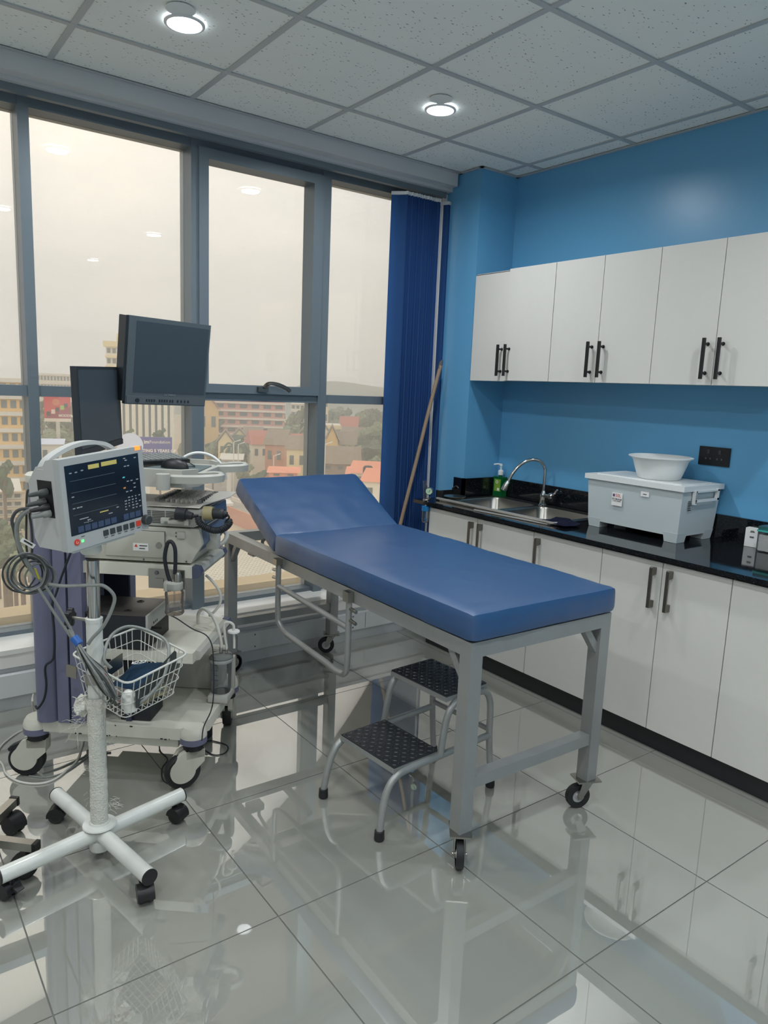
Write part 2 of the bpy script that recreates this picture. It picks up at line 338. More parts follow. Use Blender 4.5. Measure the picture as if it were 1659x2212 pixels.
# ---- ceiling downlights
lamps = [(1.077, 2.76), (2.275, 2.756), (-.13, 2.76), (1.1, .85), (2.32, .75), (-.13, .85), (1.1, -1.1), (2.32, -1.2), (-.13, -1.1), (-1.4, 2.2), (-1.4, 0.2)]
where = ['round ceiling downlight nearest the window left of centre', 'round ceiling downlight near the corner by the blue wall'] + ['round ceiling downlight behind the viewpoint'] * 9
first = None
for i, (x, y) in enumerate(lamps):
    t = thing('ceiling_downlight', where[i], 'ceiling light', (x, y, H), 0, 'round ceiling downlights')
    if first is None:
        r = B().lathe([(.072, -.002), (.072, -.006), (.062, -.009), (.058, -.004)], n=32, cap=False).build('lamp_rim', MATS['lamp_rim'], t); d = B().cyl((0, 0, -.003), (0, 0, -.0055), .058, n=32).build('diffuser', MATS['lamp_glow'], t); first = (r, d)
    else:
        for q in first: c = q.copy(); COL.objects.link(c); c.parent = t
    L = bpy.data.lights.new('downlight_glow', 'AREA'); L.shape = 'DISK'; L.size = .11; L.energy = LAMP_W; L.color = (.93, .97, 1.0); L.spread = math.radians(165)
    lo = bpy.data.objects.new('downlight_glow', L); COL.objects.link(lo); lo.parent = t; lo.location = (0, 0, -.012)
for (x, y) in ((1.03, 2.675), (2.20, 2.665)):  # thin pale discs added as a ghost image of each lamp
    single('lamp_ghost_disc', B().cyl((x, y, H), (x, y, H - .0025), .05, n=32), MATS['lamp_ghost_pale'], 'pale round disc added as a ghost image of the %s downlight' % ('left' if x < 2 else 'right'), 'lamp ghost', 'lamp ghost discs')
# ---- vertical blind
vb = thing('vertical_blind', 'blue vertical blind drawn back to the pillar end of the window', 'blind', (2.85, 3.55, .33))
B().box(XL, 3.0, 3.535, 3.565, 2.635, 2.667).build('head_rail', MATS['alu_frame'], vb, bevel=.003, world=True)
B().box(1.60, 3.0, 3.55, 3.59, 2.655, 2.667).build('rail_track', MATS['gap_dark'], vb, world=True)
vx = [2.655 + .0175 * k for k in range(16)] + [2.985, 3.0]
proto = None
for k, x in enumerate(vx):
    if proto is None:
        b = B(); n = 6; ps = []
        for i in range(n + 1):
            u = (i / n - .5) * .089; ps.append((0.006 * (1 - (2 * i / n - 1) ** 2), u))
        for z0, z1 in ((0, 2.27),):
            lo_ = [b.bm.verts.new((p[0], p[1], z0)) for p in ps]; hi = [b.bm.verts.new((p[0], p[1], z1)) for p in ps]
            for i in range(n): b.bm.faces.new([lo_[i], lo_[i + 1], hi[i + 1], hi[i]])
        proto = b.build('vane', MATS['blue_blind_fabric'], vb); o = proto
        B().box(-.004, .006, -.045, .045, 2.265, 2.283).build('vane_hanger', MATS['lamp_rim'], proto)
    else:
        o = proto.copy(); COL.objects.link(o); h = proto.children[0].copy(); COL.objects.link(h); h.parent = o
    o.location = (x - 2.85, random.uniform(-.004, .004), .0); o.rotation_euler = (0, 0, .28 + (k % 5) * .05 if k < 16 else .5)
    if k == 0: o.rotation_euler = (0, 0, .75)
B().tube([(2.955, 3.53, 2.6), (2.95, 3.525, 1.6), (2.957, 3.53, .9)], .0022, n=6, sm=4).build('pull_cord', MATS['lamp_rim'], vb, world=True)
# ================================================================== FITTED CABINETS
M('dark_inside', (40, 41, 44), 0.7)
XD = 2.72    # front of the base doors
struct('trim_5', B().box(2.745, 2.80, .0, 3.215, 0.0, .088).box(2.80, XR - .02, 3.20, 3.215, 0, .088), 'black_plinth')
for x, (a, b) in enumerate(((3.215, 2.11), (2.11, .9))):
    pass
def lower_handle(y, z0, z1, side, par):
    # flat strap handle: two feet, the grip between them stands off the door
    b = B(); w = .014; xo = XD - .033
    b.prism([(xo, y - w / 2, z1), (xo + .006, y - w / 2, z1 + .004), (XD, y - w / 2, z1), (XD, y - w / 2, z1 - .03), (xo + .007, y - w / 2, z1 - .034), (xo + .007, y - w / 2, z0 + .034), (XD, y - w / 2, z0 + .03), (XD, y - w / 2, z0), (xo, y - w / 2, z0 - .0)], (0, w, 0))
    o = b.build('handle', MATS['nickel'], par, bevel=.0015, seg=1, world=True)
def base_cab(y0, y1, doors, label):
    t = thing('base_cabinet', label, 'cabinet', ((XD + XR) / 2, (y0 + y1) / 2, .088), 0, 'white base cabinets under the worktop')
    B().box(XD + .02, XR - .005, y1 + .001, y1 + .017, .088, .838).box(XD + .02, XR - .005, y0 - .017, y0 - .001, .088, .838).box(XD + .02, XR - .005, y1 + .017, y0 - .017, .088, .104).box(XR - .02, XR - .005, y1 + .017, y0 - .017, .104, .838).build('body', MATS['laminate'], t, world=True)
    B().box(XD + .012, XD + .02, y1 + .004, y0 - .004, .09, .836).build('dark_reveal', MATS['gap_dark'], t, world=True)
    for (a, b_, hy) in doors:
        d = B().box(XD, XD + .016, b_ + .002, a - .002, .091, .826).build('door', MATS['laminate'], t, bevel=.001, seg=1, world=True)
        if hy: lower_handle(hy, .628, .802, 0, d)
base_cab(3.213, 2.404, [(3.213, 2.808, 2.842), (2.808, 2.404, 2.772)], 'two-door white base cabinet at the window end under the sink')
base_cab(2.404, 1.994, [(2.404, 1.994, 2.365)], 'single-door white base cabinet right of the sink cabinet')
base_cab(1.994, 1.388, [(1.994, 1.688, 1.722), (1.688, 1.388, 1.644)], 'two-door white base cabinet below the big storage box')
base_cab(1.388, .78, [(1.388, 1.084, 1.118), (1.084, .78, 1.04)], 'white base cabinet at the right edge of the frame')
XU = 3.0
def upper_cab(y0, ym, y1, label, step=0):
    t = thing('wall_cabinet', label, 'cabinet', ((XU + XR) / 2, (y0 + y1) / 2, 1.568), 0, 'white wall cabinets above the worktop')
    B().box(XU + .018, XR - .002, y1 + .001, y0 - .001, 1.572, 2.168).build('body', MATS['laminate'], t, world=True)
    B().box(XU + .0165, XU + .019, y1 + .003, y0 - .003, 1.575, 2.165).build('dark_reveal', MATS['gap_dark'], t, world=True)
    for k, (a, b_) in enumerate(((y0, ym), (ym, y1))):
        s = step if k == 0 else 0
        d = B().box(XU + s, XU + s + .016, b_ + .0018, a - .0018, 1.568 - (.004 if s else 0), 2.170 - (.010 if s else 0)).build('door', MATS['laminate'], t, bevel=.001, seg=1, world=True)
        hy = ym + (.034 if k == 0 else -.034); hb = B(); xo = XU - .034 + s
        hb.box(xo - .006, xo + .006, hy - .006, hy + .006, 1.592, 1.764)
        for z in (1.618, 1.740): hb.cyl((xo, hy, z), (XU + s, hy, z), .0052, n=12).cyl((XU + s - .004, hy, z), (XU + s, hy, z), .008, n=12)
        hb.build('handle', MATS['black_metal'], d, world=True)
upper_cab(3.250, 2.967, 2.637, 'white wall cabinet next to the blue pillar', .012)
upper_cab(2.637, 2.337, 2.031, 'middle white wall cabinet above the tap')
upper_cab(2.031, 1.729, 1.42, 'white wall cabinet above the big storage box')
# ---- worktop with upstands
wt = thing('worktop', 'glossy black granite worktop running along the blue wall', 'worktop', (3.0, 2.0, .84))
SX0, SX1, SY0, SY1 = 2.80, 3.262, 2.38, 3.195       # sink cut-out
b = B()
for a in ((2.69, SX0, .75, 3.30), (SX1, XR, .75, 3.255), (SX0, SX1, .75, SY0), (SX0, SX1, SY1, 3.255), (SX0, 3.018, 3.255, 3.33)): b.box(a[0], a[1], a[2], a[3], .84, .86)
b.box(2.69, SX0, 3.30, 3.33, .84, .86)
b.build('slab', MATS['black_granite'], wt, bevel=.0015, seg=1, world=True)
B().box(XR - .02, XR - .001, .75, 3.238, .86, .978).box(3.0, XR - .02, 3.24, 3.258, .86, .978).box(3.0, 3.018, 3.24, 3.33, .86, .978).build('upstand', MATS['black_granite'], wt, bevel=.0015, seg=1, world=True)
# ---- double sink
sk = thing('double_sink', 'stainless steel double bowl sink set in the black worktop', 'sink', ((SX0 + SX1) / 2, (SY0 + SY1) / 2, .68))
def bowl(x0, x1, y0, y1, zt, depth):
    b = B(); n = 5; rings = []
    def rr(x0, x1, y0, y1, r, z):
        vs = []
        for (cx_, cy_, a0) in ((x1 - r, y1 - r, 0), (x0 + r, y1 - r, 90), (x0 + r, y0 + r, 180), (x1 - r, y0 + r, 270)):
            for i in range(n + 1): a = math.radians(a0 + 90 * i / n); vs.append(b.bm.verts.new((cx_ + r * math.cos(a), cy_ + r * math.sin(a), z)))
        return vs
    for (ins, z, r) in ((0, zt, .05), (.004, zt - .01, .05), (.014, zt - depth + .03, .055), (.03, zt - depth + .006, .06), (.06, zt - depth, .05)): rings.append(rr(x0 + ins, x1 - ins, y0 + ins, y1 - ins, r, z))
    b.skin(rings); b.bm.faces.new(rings[-1]); return b
ym_ = 2.80
B1 = bowl(SX0 + .03, SX1 - .06, ym_ + .015, SY1 - .03, .866, .17); B1.build('bowl', MATS['steel'], sk, world=True)
B2 = bowl(SX0 + .03, SX1 - .06, SY0 + .03, ym_ - .015, .866, .15); B2.build('bowl', MATS['steel'], sk, world=True)
for yy in ((ym_ + SY1) / 2, (ym_ + SY0) / 2): B().lathe([(.0, .0), (.035, .0), (.038, .004), (.03, .005), (.01, .002)], ((SX0 + SX1) / 2 - .015, yy, .70), n=20).build('drain', MATS['chrome'], sk, world=True)
b = B()
for a in ((SX0 - .012, SX0 + .03, SY0 - .012, SY1 + .012), (SX1 - .06, SX1 + .012, SY0 - .012, SY1 + .012), (SX0 + .03, SX1 - .06, SY0 - .012, SY0 + .03), (SX0 + .03, SX1 - .06, SY1 - .03, SY1 + .012), (SX0 + .03, SX1 - .06, ym_ - .015, ym_ + .015)): b.box(a[0], a[1], a[2], a[3], .861, .867)
b.build('rim', MATS['steel'], sk, bevel=.002, seg=1, world=True)
# raised steel edge of the sink lying crooked along the front of the worktop
single('steel_edge_strip', B().prism([(2.785, 3.235, .868), (2.80, 3.235, .868), (2.83, 2.34, .868), (2.805, 2.34, .868)], (0, 0, .009)).prism([(2.735, 2.86, .862), (2.75, 2.87, .862), (2.80, 2.40, .862), (2.785, 2.38, .862)], (0, 0, .005)), 'strip_window_sheen', 'bright steel edging strip lying along the front of the sink', 'metal strip', bevel=.002)
# ---- tap
tp = thing('swan_neck_tap', 'chrome swan neck kitchen tap over the sink', 'tap', (3.222, 2.80, .867))
B().lathe([(.026, 0), (.026, .006), (.019, .012), (.017, .045), (.02, .05), (.02, .062), (.014, .068), (.011, .09)], n=20).build('tap_body', MATS['chrome'], tp)
P = [(0, 0, .085), (.0, .0, .18), (-.004, .004, .225), (-.03, .02, .258), (-.075, .05, .262), (-.12, .082, .232), (-.155, .105, .18), (-.175, .12, .125)]
B().tube(P, .0088, n=14, sm=5).build('spout', MATS['chrome'], tp)
B().lathe([(.0085, 0), (.013, .006), (.016, .02), (.018, .045), (.017, .058), (.012, .06)], (-.172, .118, .135), (-.33, .25, -.9), n=18).build('spray_head', MATS['chrome'], tp)
B().cyl((0, 0, .055), (.0, -.05, .062), .012, n=16).lathe([(.018, 0), (.02, .01), (.014, .022)], (0, -.048, .062), (0, -1, .1), n=16).build('tap_valve', MATS['chrome'], tp)
B().prism([(-.004, -.06, .06), (.004, -.06, .06), (.006, -.085, .075), (-.006, -.085, .075)], (0, 0, .006)).tube([(0, -.06, .064), (0, -.085, .085), (0, -.10, .105)], .006, sm=3).build('lever', MATS['chrome'], tp)
# ---- soap bottle
M('green_soap', (18, 92, 48), 0.15, spec=0.6); M('soap_label', (120, 160, 60), 0.4, var=.25, vscale=60); M('white_plastic', (228, 230, 228), 0.3); M('label_white', (235, 235, 232), .5); M('ink', (35, 35, 38), .6)
sb = thing('soap_bottle', 'green liquid soap pump bottle in the corner behind the sink', 'bottle', (3.262, 3.19, .862))
b = B().box(-.022, .022, -.037, .037, 0, .125); b.build('bottle', MATS['green_soap'], sb, bevel=.014, seg=4)
B().cyl((0, 0, .12), (0, 0, .142), .012, n=16).build('neck', MATS['green_soap'], sb)
B().lathe([(.016, .136), (.017, .16), (.012, .165), (.005, .168), (.005, .19), (.01, .192), (.01, .202), (.004, .205)], n=20).build('pump_cap', MATS['white_plastic'], sb)
B().tube([(0, 0, .2), (-.02, .012, .203), (-.04, .024, .199)], .0045, n=10).build('pump_nozzle', MATS['white_plastic'], sb)
lb = B().box(-.0235, -.0222, -.026, .026, .035, .11).build('bottle_label', MATS['soap_label'], sb)
B().box(-.0240, -.0236, -.018, .0, .04, .055).build('barcode', MATS['label_white'], lb); B().lathe([(.010, 0), (.006, 0)], (-.0238, .004, .092), (1, 0, 0), cap=False).build('emblem', MATS['label_white'], lb)
# ---- storage box
def frosted():
    m = M('frosted_plastic', (196, 206, 208), 0.35, spec=.4, trans=0.0); b = m.node_tree.nodes['Principled BSDF']; b.inputs['Subsurface Weight'].default_value = 0.15; b.inputs['Subsurface Radius'].default_value = (.05, .05, .05)
frosted(); M('box_lid', (226, 229, 228), 0.3)
bx = thing('storage_box', 'large frosted plastic storage box with white lid on the worktop', 'storage box', (3.14, 2.05, .861))
b = B()
def tapered(b, x0, x1, y0, y1, z0, z1, k):   # opens upward
    v = [b.bm.verts.new(p) for p in ((x0 + k, y0 + k, z0), (x1 - k, y0 + k, z0), (x1 - k, y1 - k, z0), (x0 + k, y1 - k, z0), (x0, y0, z1), (x1, y0, z1), (x1, y1, z1), (x0, y1, z1))]
    for f in ((0, 3, 2, 1), (0, 1, 5, 4), (1, 2, 6, 5), (2, 3, 7, 6), (3, 0, 4, 7), (4, 5, 6, 7)): b.bm.faces.new([v[i] for i in f])
x0, x1, y0, y1 = -.165, .148, -.262, .255
tapered(b, x0, x1, y0, y1, .03, .245, .012); b.build('tub', MATS['frosted_plastic'], bx, bevel=.022, seg=4)
for (fx, fy) in ((x0 + .01, y0 + .01), (x1 - .085, y0 + .01), (x0 + .01, y1 - .085), (x1 - .085, y1 - .085)):
    f = B(); tapered(f, fx, fx + .075, fy, fy + .075, 0, .045, .006); f.build('foot', MATS['frosted_plastic'], bx, bevel=.008, seg=2)
B().box(x0 - .012, x1 + .008, y0 - .012, y1 + .012, .238, .262).build('lid', MATS['box_lid'], bx, bevel=.010, seg=3)
B().box(x0 + .03, x1 - .03, y0 + .03, y1 - .03, .258, .2655).build('lid_panel', MATS['box_lid'], bx, bevel=.004, seg=2)
hd = B().box(-.085, .105, y0 - .019, y0 - .004, .232, .240).box(-.085, .105, y0 - .019, y0 - .012, .188, .2).box(-.093, -.078, y0 - .019, y0 - .004, .178, .243).box(.092, .105, y0 - .019, y0 - .004, .19, .243).build('latch', MATS['white_plastic'], bx, bevel=.003)
hh = B()
for r in range(7):
    for c_ in range(2): hh.box(-.0905 + c_ * .006, -.0865 + c_ * .006, y0 - .0195, y0 - .0188, .184 + r * .0075, .188 + r * .0075)
hh.build('latch_holes', MATS['gap_dark'], hd)
lb = B().box(x0 - .0022, x0 - .0002, .046, .105, .125, .188).build('box_label', MATS['label_white'], bx)
lt = Matrix.Translation((x0 - .0024, .069, .174)) @ Matrix.Rotation(-math.pi / 2, 4, 'Z') @ RX90
M('label_red', (196, 60, 62), .5); M('label_purple', (110, 60, 120), .5)
text('label_text', '50L', .021, 'label_red', lb, lt); B().box(x0 - .0026, x0 - .0020, .088, .1, .168, .181).build('label_mark', MATS['label_purple'], lb)
text('label_text', 'STORAGE', .0125, 'ink', lb, Matrix.Translation((x0 - .0024, .0755, .156)) @ Matrix.Rotation(-math.pi / 2, 4, 'Z') @ RX90, bold=.0002)
text('label_text', 'CONTAINER', .008, 'ink', lb, Matrix.Translation((x0 - .0024, .0755, .147)) @ Matrix.Rotation(-math.pi / 2, 4, 'Z') @ RX90)
sl = B().box(x0 - .0022, x0 - .0002, -.095, -.052, .19, .213).build('price_sticker', MATS['label_white'], bx, bevel=.004)
B().box(x0 - .0028, x0 - .002, -.083, -.064, .199, .203).build('sticker_print', MATS['metal_screw'], sl)
for k in range(6): B().box(-.115, -.09 - .004 * (k % 3), y0 - .002, y0 - .0005, .15 + k * .008, .1535 + k * .008).build('printed_line', MATS['ink'], bx)
# ---- basin on the box
bs = B().lathe([(.0, .002), (.086, .002), (.09, 0), (.098, .006), (.112, .045), (.126, .088), (.136, .1), (.146, .102), (.1465, .107), (.14, .109), (.134, .107), (.122, .09), (.108, .046), (.093, .010), (.0, .008)], n=48, cap=False)
bs.xf(Matrix.Translation((3.115, 2.005, 1.1265))); single('wash_basin', bs, MATS['white_plastic'], 'round white plastic basin standing on the storage box lid', 'basin')
# ---- socket
so = thing('wall_socket', 'black double wall socket plate beside the white basin', 'socket', (XR, 1.848, 1.2))
B().box(-.009, 0, -.076, .076, 0, .088).build('plate', MATS['black_metal'], so, bevel=.002)
for y in (.028, -.028): 
    B().box(-.012, -.008, y - .006, y + .006, .055, .074).build('rocker_switch', MATS['gap_dark'], so, bevel=.001)
    for dy in (-.011, .011): B().box(-.0098, -.0088, y + dy - .003, y + dy + .003, .028, .036).build('socket_slot', MATS['metal_screw'], so)
# ---- carton + tub at the right edge
cb = thing('medicine_carton', 'small white medicine carton on the worktop by the right edge', 'carton', (3.277, 1.603, .861), .12)
B().box(-.022, .022, -.03, .03, 0, .085).build('carton', MATS['label_white'], cb, bevel=.001, seg=1)
for k, (z, w) in enumerate(((.071, .016), (.066, .02), (.045, .018), (.041, .018))): B().box(-.0228, -.0219, -w / 2, w / 2, z, z + .0028).build('print_line', MATS['ink'], cb)
B().box(-.008, .018, -.0307, -.0299, .01, .035).build('red_panel', MATS['label_red'], cb)
M('teal_plastic', (70, 170, 165), .35)
tb = thing('cotton_container', 'clear lidded container of white cotton at the right edge', 'container', (3.24, 1.485, .861))
B().box(-.045, .045, -.06, .055, .004, .075).build('cotton_wool', M('cotton', (235, 236, 236), .9, bump=.5, bscale=80), tb, bevel=.012)
B().box(-.05, .05, -.065, .06, 0, .088).build('tub', MATS['clear_plastic'], tb, bevel=.01)
B().box(-.053, .053, -.068, .063, .088, .096).build('seal', MATS['teal_plastic'], tb, bevel=.002); B().box(-.05, .05, -.065, .06, .096, .112).build('lid', MATS['clear_plastic'], tb, bevel=.004)
# ---- dark blue cloth
def cloth():
    b = B(); n = 22; g = []
    for i in range(n + 1):
        r = []
        for j in range(n + 1):
            u, v = i / n, j / n; x = 2.80 + .155 * u + .01 * math.sin(5 * v); y = 2.455 - .17 * v - .02 * math.sin(4 * u)
            z = .872 + .014 * (noise.noise(Vector((u * 4, v * 4, .3))) + .6) * math.sin(math.pi * u) ** .5 * math.sin(math.pi * v) ** .5
            if y > 2.37: z += .004
            r.append(b.bm.verts.new((x, y, z)))
        g.append(r)
    for i in range(n):
        for j in range(n): b.bm.faces.new([g[i][j], g[i + 1][j], g[i + 1][j + 1], g[i][j + 1]])
    bmesh.ops.solidify(b.bm, geom=b.bm.faces[:], thickness=.004); return b
single('folded_cloth', cloth(), M('navy_cloth', (16, 24, 58), .9, bump=.4, bscale=120), 'crumpled navy blue cloth on the worktop beside the storage box', 'cloth')
# ---- black tray and steel dish at the window end
tr = B().box(2.86, 3.0, 3.262, 3.328, .861, .869); tr.box(2.86, 2.866, 3.262, 3.328, .869, .905).box(2.86, 3.0, 3.322, 3.328, .869, .90).box(2.994, 3.0, 3.262, 3.328, .869, .91)
single('black_tray', tr, MATS['black_plastic'], 'open black plastic tray at the window end of the worktop', 'tray', bevel=.003)
single('steel_dish', B().lathe([(0, 0), (.05, 0), (.062, .012), (.066, .013), (.066, .015), (.0, .021)], (2.90, 3.2, .869), n=28), MATS['steel'], 'shallow steel dish lying on the sink rim by the pillar', 'dish')
single('black_hook', B().tube([(2.985, 3.32, .905), (2.995, 3.30, .925), (3.0, 3.28, .912)], .006, sm=3), MATS['black_plastic'], 'black curved clip on the tray by the pillar', 'clip')
# ---- oxygen regulator with humidifier bottle, hanging at the end of the worktop
M('gauge_face', (176, 206, 176), .5); M('regulator_blue', (20, 110, 170), .35)
g = thing('oxygen_flowmeter', 'oxygen flowmeter with round gauge and humidifier bottle at the worktop end', 'flowmeter', tuple(PX(930, 1128, 2.70)))
def loc_px(x, y, X=2.70): return PX(x, y, X) - g.location
c0 = loc_px(928, 1061)
B().lathe([(.020, .0), (.022, .003), (.022, .022), (.019, .026), (.019, .023)], c0 + Vector((.01, .01, 0)), (-.78, -.62, 0), n=28).build('gauge_case', MATS['chrome'], g)
fc = B().lathe([(.0, 0), (.0185, 0)], c0 + Vector((-.0105, -.0065, 0)), (-.78, -.62, 0), n=28, cap=False).build('gauge_face', MATS['gauge_face'], g)
B().beam(c0 + Vector((-.012, -.0078, -.004)), c0 + Vector((-.0075, -.0135, .01)), .0015, .0015).build('needle', MATS['ink'], fc)
a, b_ = loc_px(918, 1078), loc_px(917, 1038)
B().cyl(a, b_, .010, n=18).build('flow_tube', MATS['clear_plastic'], g); B().lathe([(.011, 0), (.013, .006), (.011, .014)], a - Vector((0, 0, .012)), n=16).build('tube_base', MATS['chrome'], g)
B().tube([a - Vector((0, 0, .005)), loc_px(925, 1080), loc_px(929, 1074)], .006, sm=3).build('connector', MATS['chrome'], g)
B().tube([loc_px(919, 1082), loc_px(919, 1095)], .006).build('stem', MATS['chrome'], g)
cc = loc_px(920, 1092)
B().lathe([(.019, -.002), (.024, -.004), (.024, -.030), (.02, -.032)], cc, n=24).build('bottle_cap', MATS['regulator_blue'], g)
B().lathe([(.021, -.032), (.022, -.05), (.022, -.085), (.018, -.098), (.0, -.1)], cc, n=24, cap=False).build('humidifier_bottle', MATS['clear_plastic'], g)
B().tube([cc + Vector((0, 0, -.03)), cc + Vector((0, 0, -.08))], .003).lathe([(.007, -.09), (.007, -.078)], cc, n=12).build('dip_tube', MATS['regulator_blue'], g)
B().tube([cc + Vector((.0, 0, -.005)), cc + Vector((.035, .0, -.004)), cc + Vector((.06, -.004, -.012))], .005).build('hanger', MATS['regulator_blue'], g)
# ---- wooden stick
p0, p1 = PZ(830, 1271, .285), PY(951, 790, 3.44)
wd = M('old_wood', (150, 128, 106), .7, var=.25, vscale=25, stretch=(1, 1, .15), bump=.2, bscale=60)
st = thing('broom_stick', 'worn wooden broom stick leaning against the blue blind', 'stick', tuple(p0))
pts = [p0 + (p1 - p0) * (i / 10) + Vector((math.sin(i * 1.3) * .002, math.cos(i) * .002, .006 if i == 0 else 0)) for i in range(11)]
B().tube(pts, .0115, n=12, sm=2).build('shaft', wd, st, world=True)
e = (p1 - p0).normalized(); B().tube([p1 - e * .02, p1 + e * .02, p1 + e * .035 + Vector((.006, 0, .0))], .012, n=10, rr=[.0122, .011, .004]).build('broken_tip', M('grey_wood', (84, 82, 80), .8, var=.3, vscale=30), st, world=True)
# ================================================================== EXAMINATION BED
M('grey_paint_steel', (150, 152, 150), 0.38, 0.35, var=.12, vscale=9, bump=.05, bscale=40)
M('blue_vinyl', (20, 70, 118), 0.42, spec=0.9, coat=.5, var=.05, vscale=4, bump=.04, bscale=220); MATS['blue_vinyl'].node_tree.nodes['Principled BSDF'].inputs['Coat Roughness'].default_value = .42
M('wheel_hub', (190, 192, 190), .35, .5)
bed = thing('examination_bed', 'blue vinyl padded steel examination bed with raised backrest', 'bed', (1.508, 1.547, 0), math.radians(-1.1))
BW, BL = .612, 1.815
def castor(par, x, y, ang, topz=.115, r=.046, name='castor', brake=False):
    # plate, fork, wheel trailing behind the pivot
    c = bpy.data.objects.new(name, None); COL.objects.link(c); c.parent = par; c.location = (x, y, 0); c.rotation_euler = (0, 0, ang)
    B().box(-.045, .045, -.035, .035, topz - .006, topz).build('plate', MATS['steel'], c, bevel=.003)
    f = B().lathe([(.024, 0), (.026, .01), (.022, .014)], (0, 0, topz - .02), n=18)
    for s in (-1, 1): f.prism([(-.02, s * .017, topz - .014), (.022, s * .017, topz - .014), (.035, s * .017, r + .008), (.035, s * .017, r - .010), (.02, s * .017, r - .010)], (0, s * .003, 0))
    f.box(-.02, .02, -.019, .019, topz - .018, topz - .013).cyl((.028, -.024, r), (.028, .024, r), .006, n=10).build('fork', MATS['steel'], c, bevel=.001, seg=1)
    B().lathe([(r - .008, -.0125), (r - .002, -.012), (r, -.006), (r, .006), (r - .002, .012), (r - .008, .0125), (.024, .011), (.024, -.011)], (.028, 0, r), (0, 1, 0), n=32, cap=False).build('tyre', MATS['black_rubber'], c)
    B().lathe([(.0, -.0125), (.012, -.0125), (.014, -.008), (.026, -.009), (.026, .009), (.014, .008), (.012, .0125), (0, .0125)], (.028, 0, r), (0, 1, 0), n=24, cap=False).build('hub', MATS['wheel_hub'], c)
    if brake: B().box(-.055, -.01, -.015, .015, topz - .036, topz - .026).build('brake_pedal', MATS['steel'], c, bevel=.002)
    return c
castor(bed, .0, .0, math.radians(-128), brake=True); castor(bed, BW, 0, math.radians(158)); castor(bed, BW, BL, math.radians(150)); castor(bed, 0, BL, math.radians(20))
T = .05
for (x, y) in ((0, 0), (BW, 0), (BW, BL), (0, BL)): B().box(x - T / 2, x + T / 2, y - T / 2, y + T / 2, .115, .70).build('leg', MATS['grey_paint_steel'], bed, bevel=.002, seg=1)
for x in (0, BW): B().box(x - T / 2, x + T / 2, -T / 2, BL + T / 2, .70, .75).build('side_rail', MATS['grey_paint_steel'], bed, bevel=.002, seg=1)
for y in (0, BL): B().box(T / 2, BW - T / 2, y - T / 2, y + T / 2, .70, .75).build('end_rail', MATS['grey_paint_steel'], bed, bevel=.002, seg=1)
B().box(T / 2, BW - T / 2, -.02, .02, .258, .298).build('foot_brace', MATS['grey_paint_steel'], bed, bevel=.002, seg=1)
B().box(T / 2, BW - T / 2, BL - .02, BL + .02, .258, .298).build('foot_brace', MATS['grey_paint_steel'], bed, bevel=.002, seg=1)
for y in (.5, 1.0, 1.27): B().box(T / 2, BW - T / 2, y - .015, y + .015, .715, .745).build('cross_bar', MATS['grey_paint_steel'], bed, bevel=.002, seg=1)
for (x, y, sx, sy) in ((0, 0, 0, 1), (0, BL, 0, -1), (BW, 0, 0, 1), (BW, BL, 0, -1), (BW, 0, -1, 0)):
    p = Vector((x, y, 0)); d = Vector((sx, sy, 0))
    B().beam(p + d * .015 + Vector((0, 0, .61)), p + d * .085 + Vector((0, 0, .70)), .026, .026).build('gusset', MATS['grey_paint_steel'], bed, bevel=.0015, seg=1)
def pad(x0, x1, y0, y1, z0, z1, seed, wob=.0035):
    b = B(); nx, ny, nz = 26, 44, 5; vs = {}; rad = .016
    def P(i, j, k):
        u, v, w = i / nx, j / ny, k / nz
        key = (i, j, k)
        if key in vs: return vs[key]
        x, y, z = x0 + (x1 - x0) * u, y0 + (y1 - y0) * v, z0 + (z1 - z0) * w
        c = Vector((min(max(x, x0 + rad), x1 - rad), min(max(y, y0 + rad), y1 - rad), min(max(z, z0 + rad), z1 - rad)))
        d = Vector((x, y, z)) - c
        if d.length > 1e-6: p = c + d.normalized() * rad
        else: p = Vector((x, y, z))
        n = noise.noise(Vector((x * 5 + seed, y * 5, z * 9))) + .5 * noise.noise(Vector((x * 14, y * 14 + seed, z * 14)))
        side = 1 if (i in (0, nx) or j in (0, ny)) else 0
        fold = noise.noise(Vector((x * 30 if j in (0, ny) else 0, y * 22 if i in (0, nx) else 0, seed))) * .0028 * side * (1 - w * .6)
        dd = Vector((0 if 0 < i < nx else (1 if i else -1), 0 if 0 < j < ny else (1 if j else -1), 0 if k < nz else 1))
        p += dd * (n * wob + fold); 
        if k == nz: p.z += .004 * math.sin(math.pi * u) * math.sin(math.pi * v)
        vs[key] = b.bm.verts.new(p); return vs[key]
    def q(*ks): b.bm.faces.new([P(*k) for k in ks])
    for i in range(nx):
        for j in range(ny): q((i, j, nz), (i + 1, j, nz), (i + 1, j + 1, nz), (i, j + 1, nz)); q((i, j, 0), (i, j + 1, 0), (i + 1, j + 1, 0), (i + 1, j, 0))
    for k in range(nz):
        for i in range(nx): q((i, 0, k), (i + 1, 0, k), (i + 1, 0, k + 1), (i, 0, k + 1)); q((i + 1, ny, k), (i, ny, k), (i, ny, k + 1), (i + 1, ny, k + 1))
        for j in range(ny): q((0, j + 1, k), (0, j, k), (0, j, k + 1), (0, j + 1, k + 1)); q((nx, j, k), (nx, j + 1, k), (nx, j + 1, k + 1), (nx, j, k + 1))
    return b
pad(-.035, BW + .035, -.035, 1.268, .752, .846, 1.7).build('seat_pad', MATS['blue_vinyl'], bed)
hz, hy = .752, 1.274; A = math.radians(27)
bk = pad(-.03, BW + .03, 0, .475, 0, .092, 5.1, .0045).xf(Matrix.Translation((0, hy + .015, hz + .0)) @ Matrix.Rotation(A, 4, 'X'))
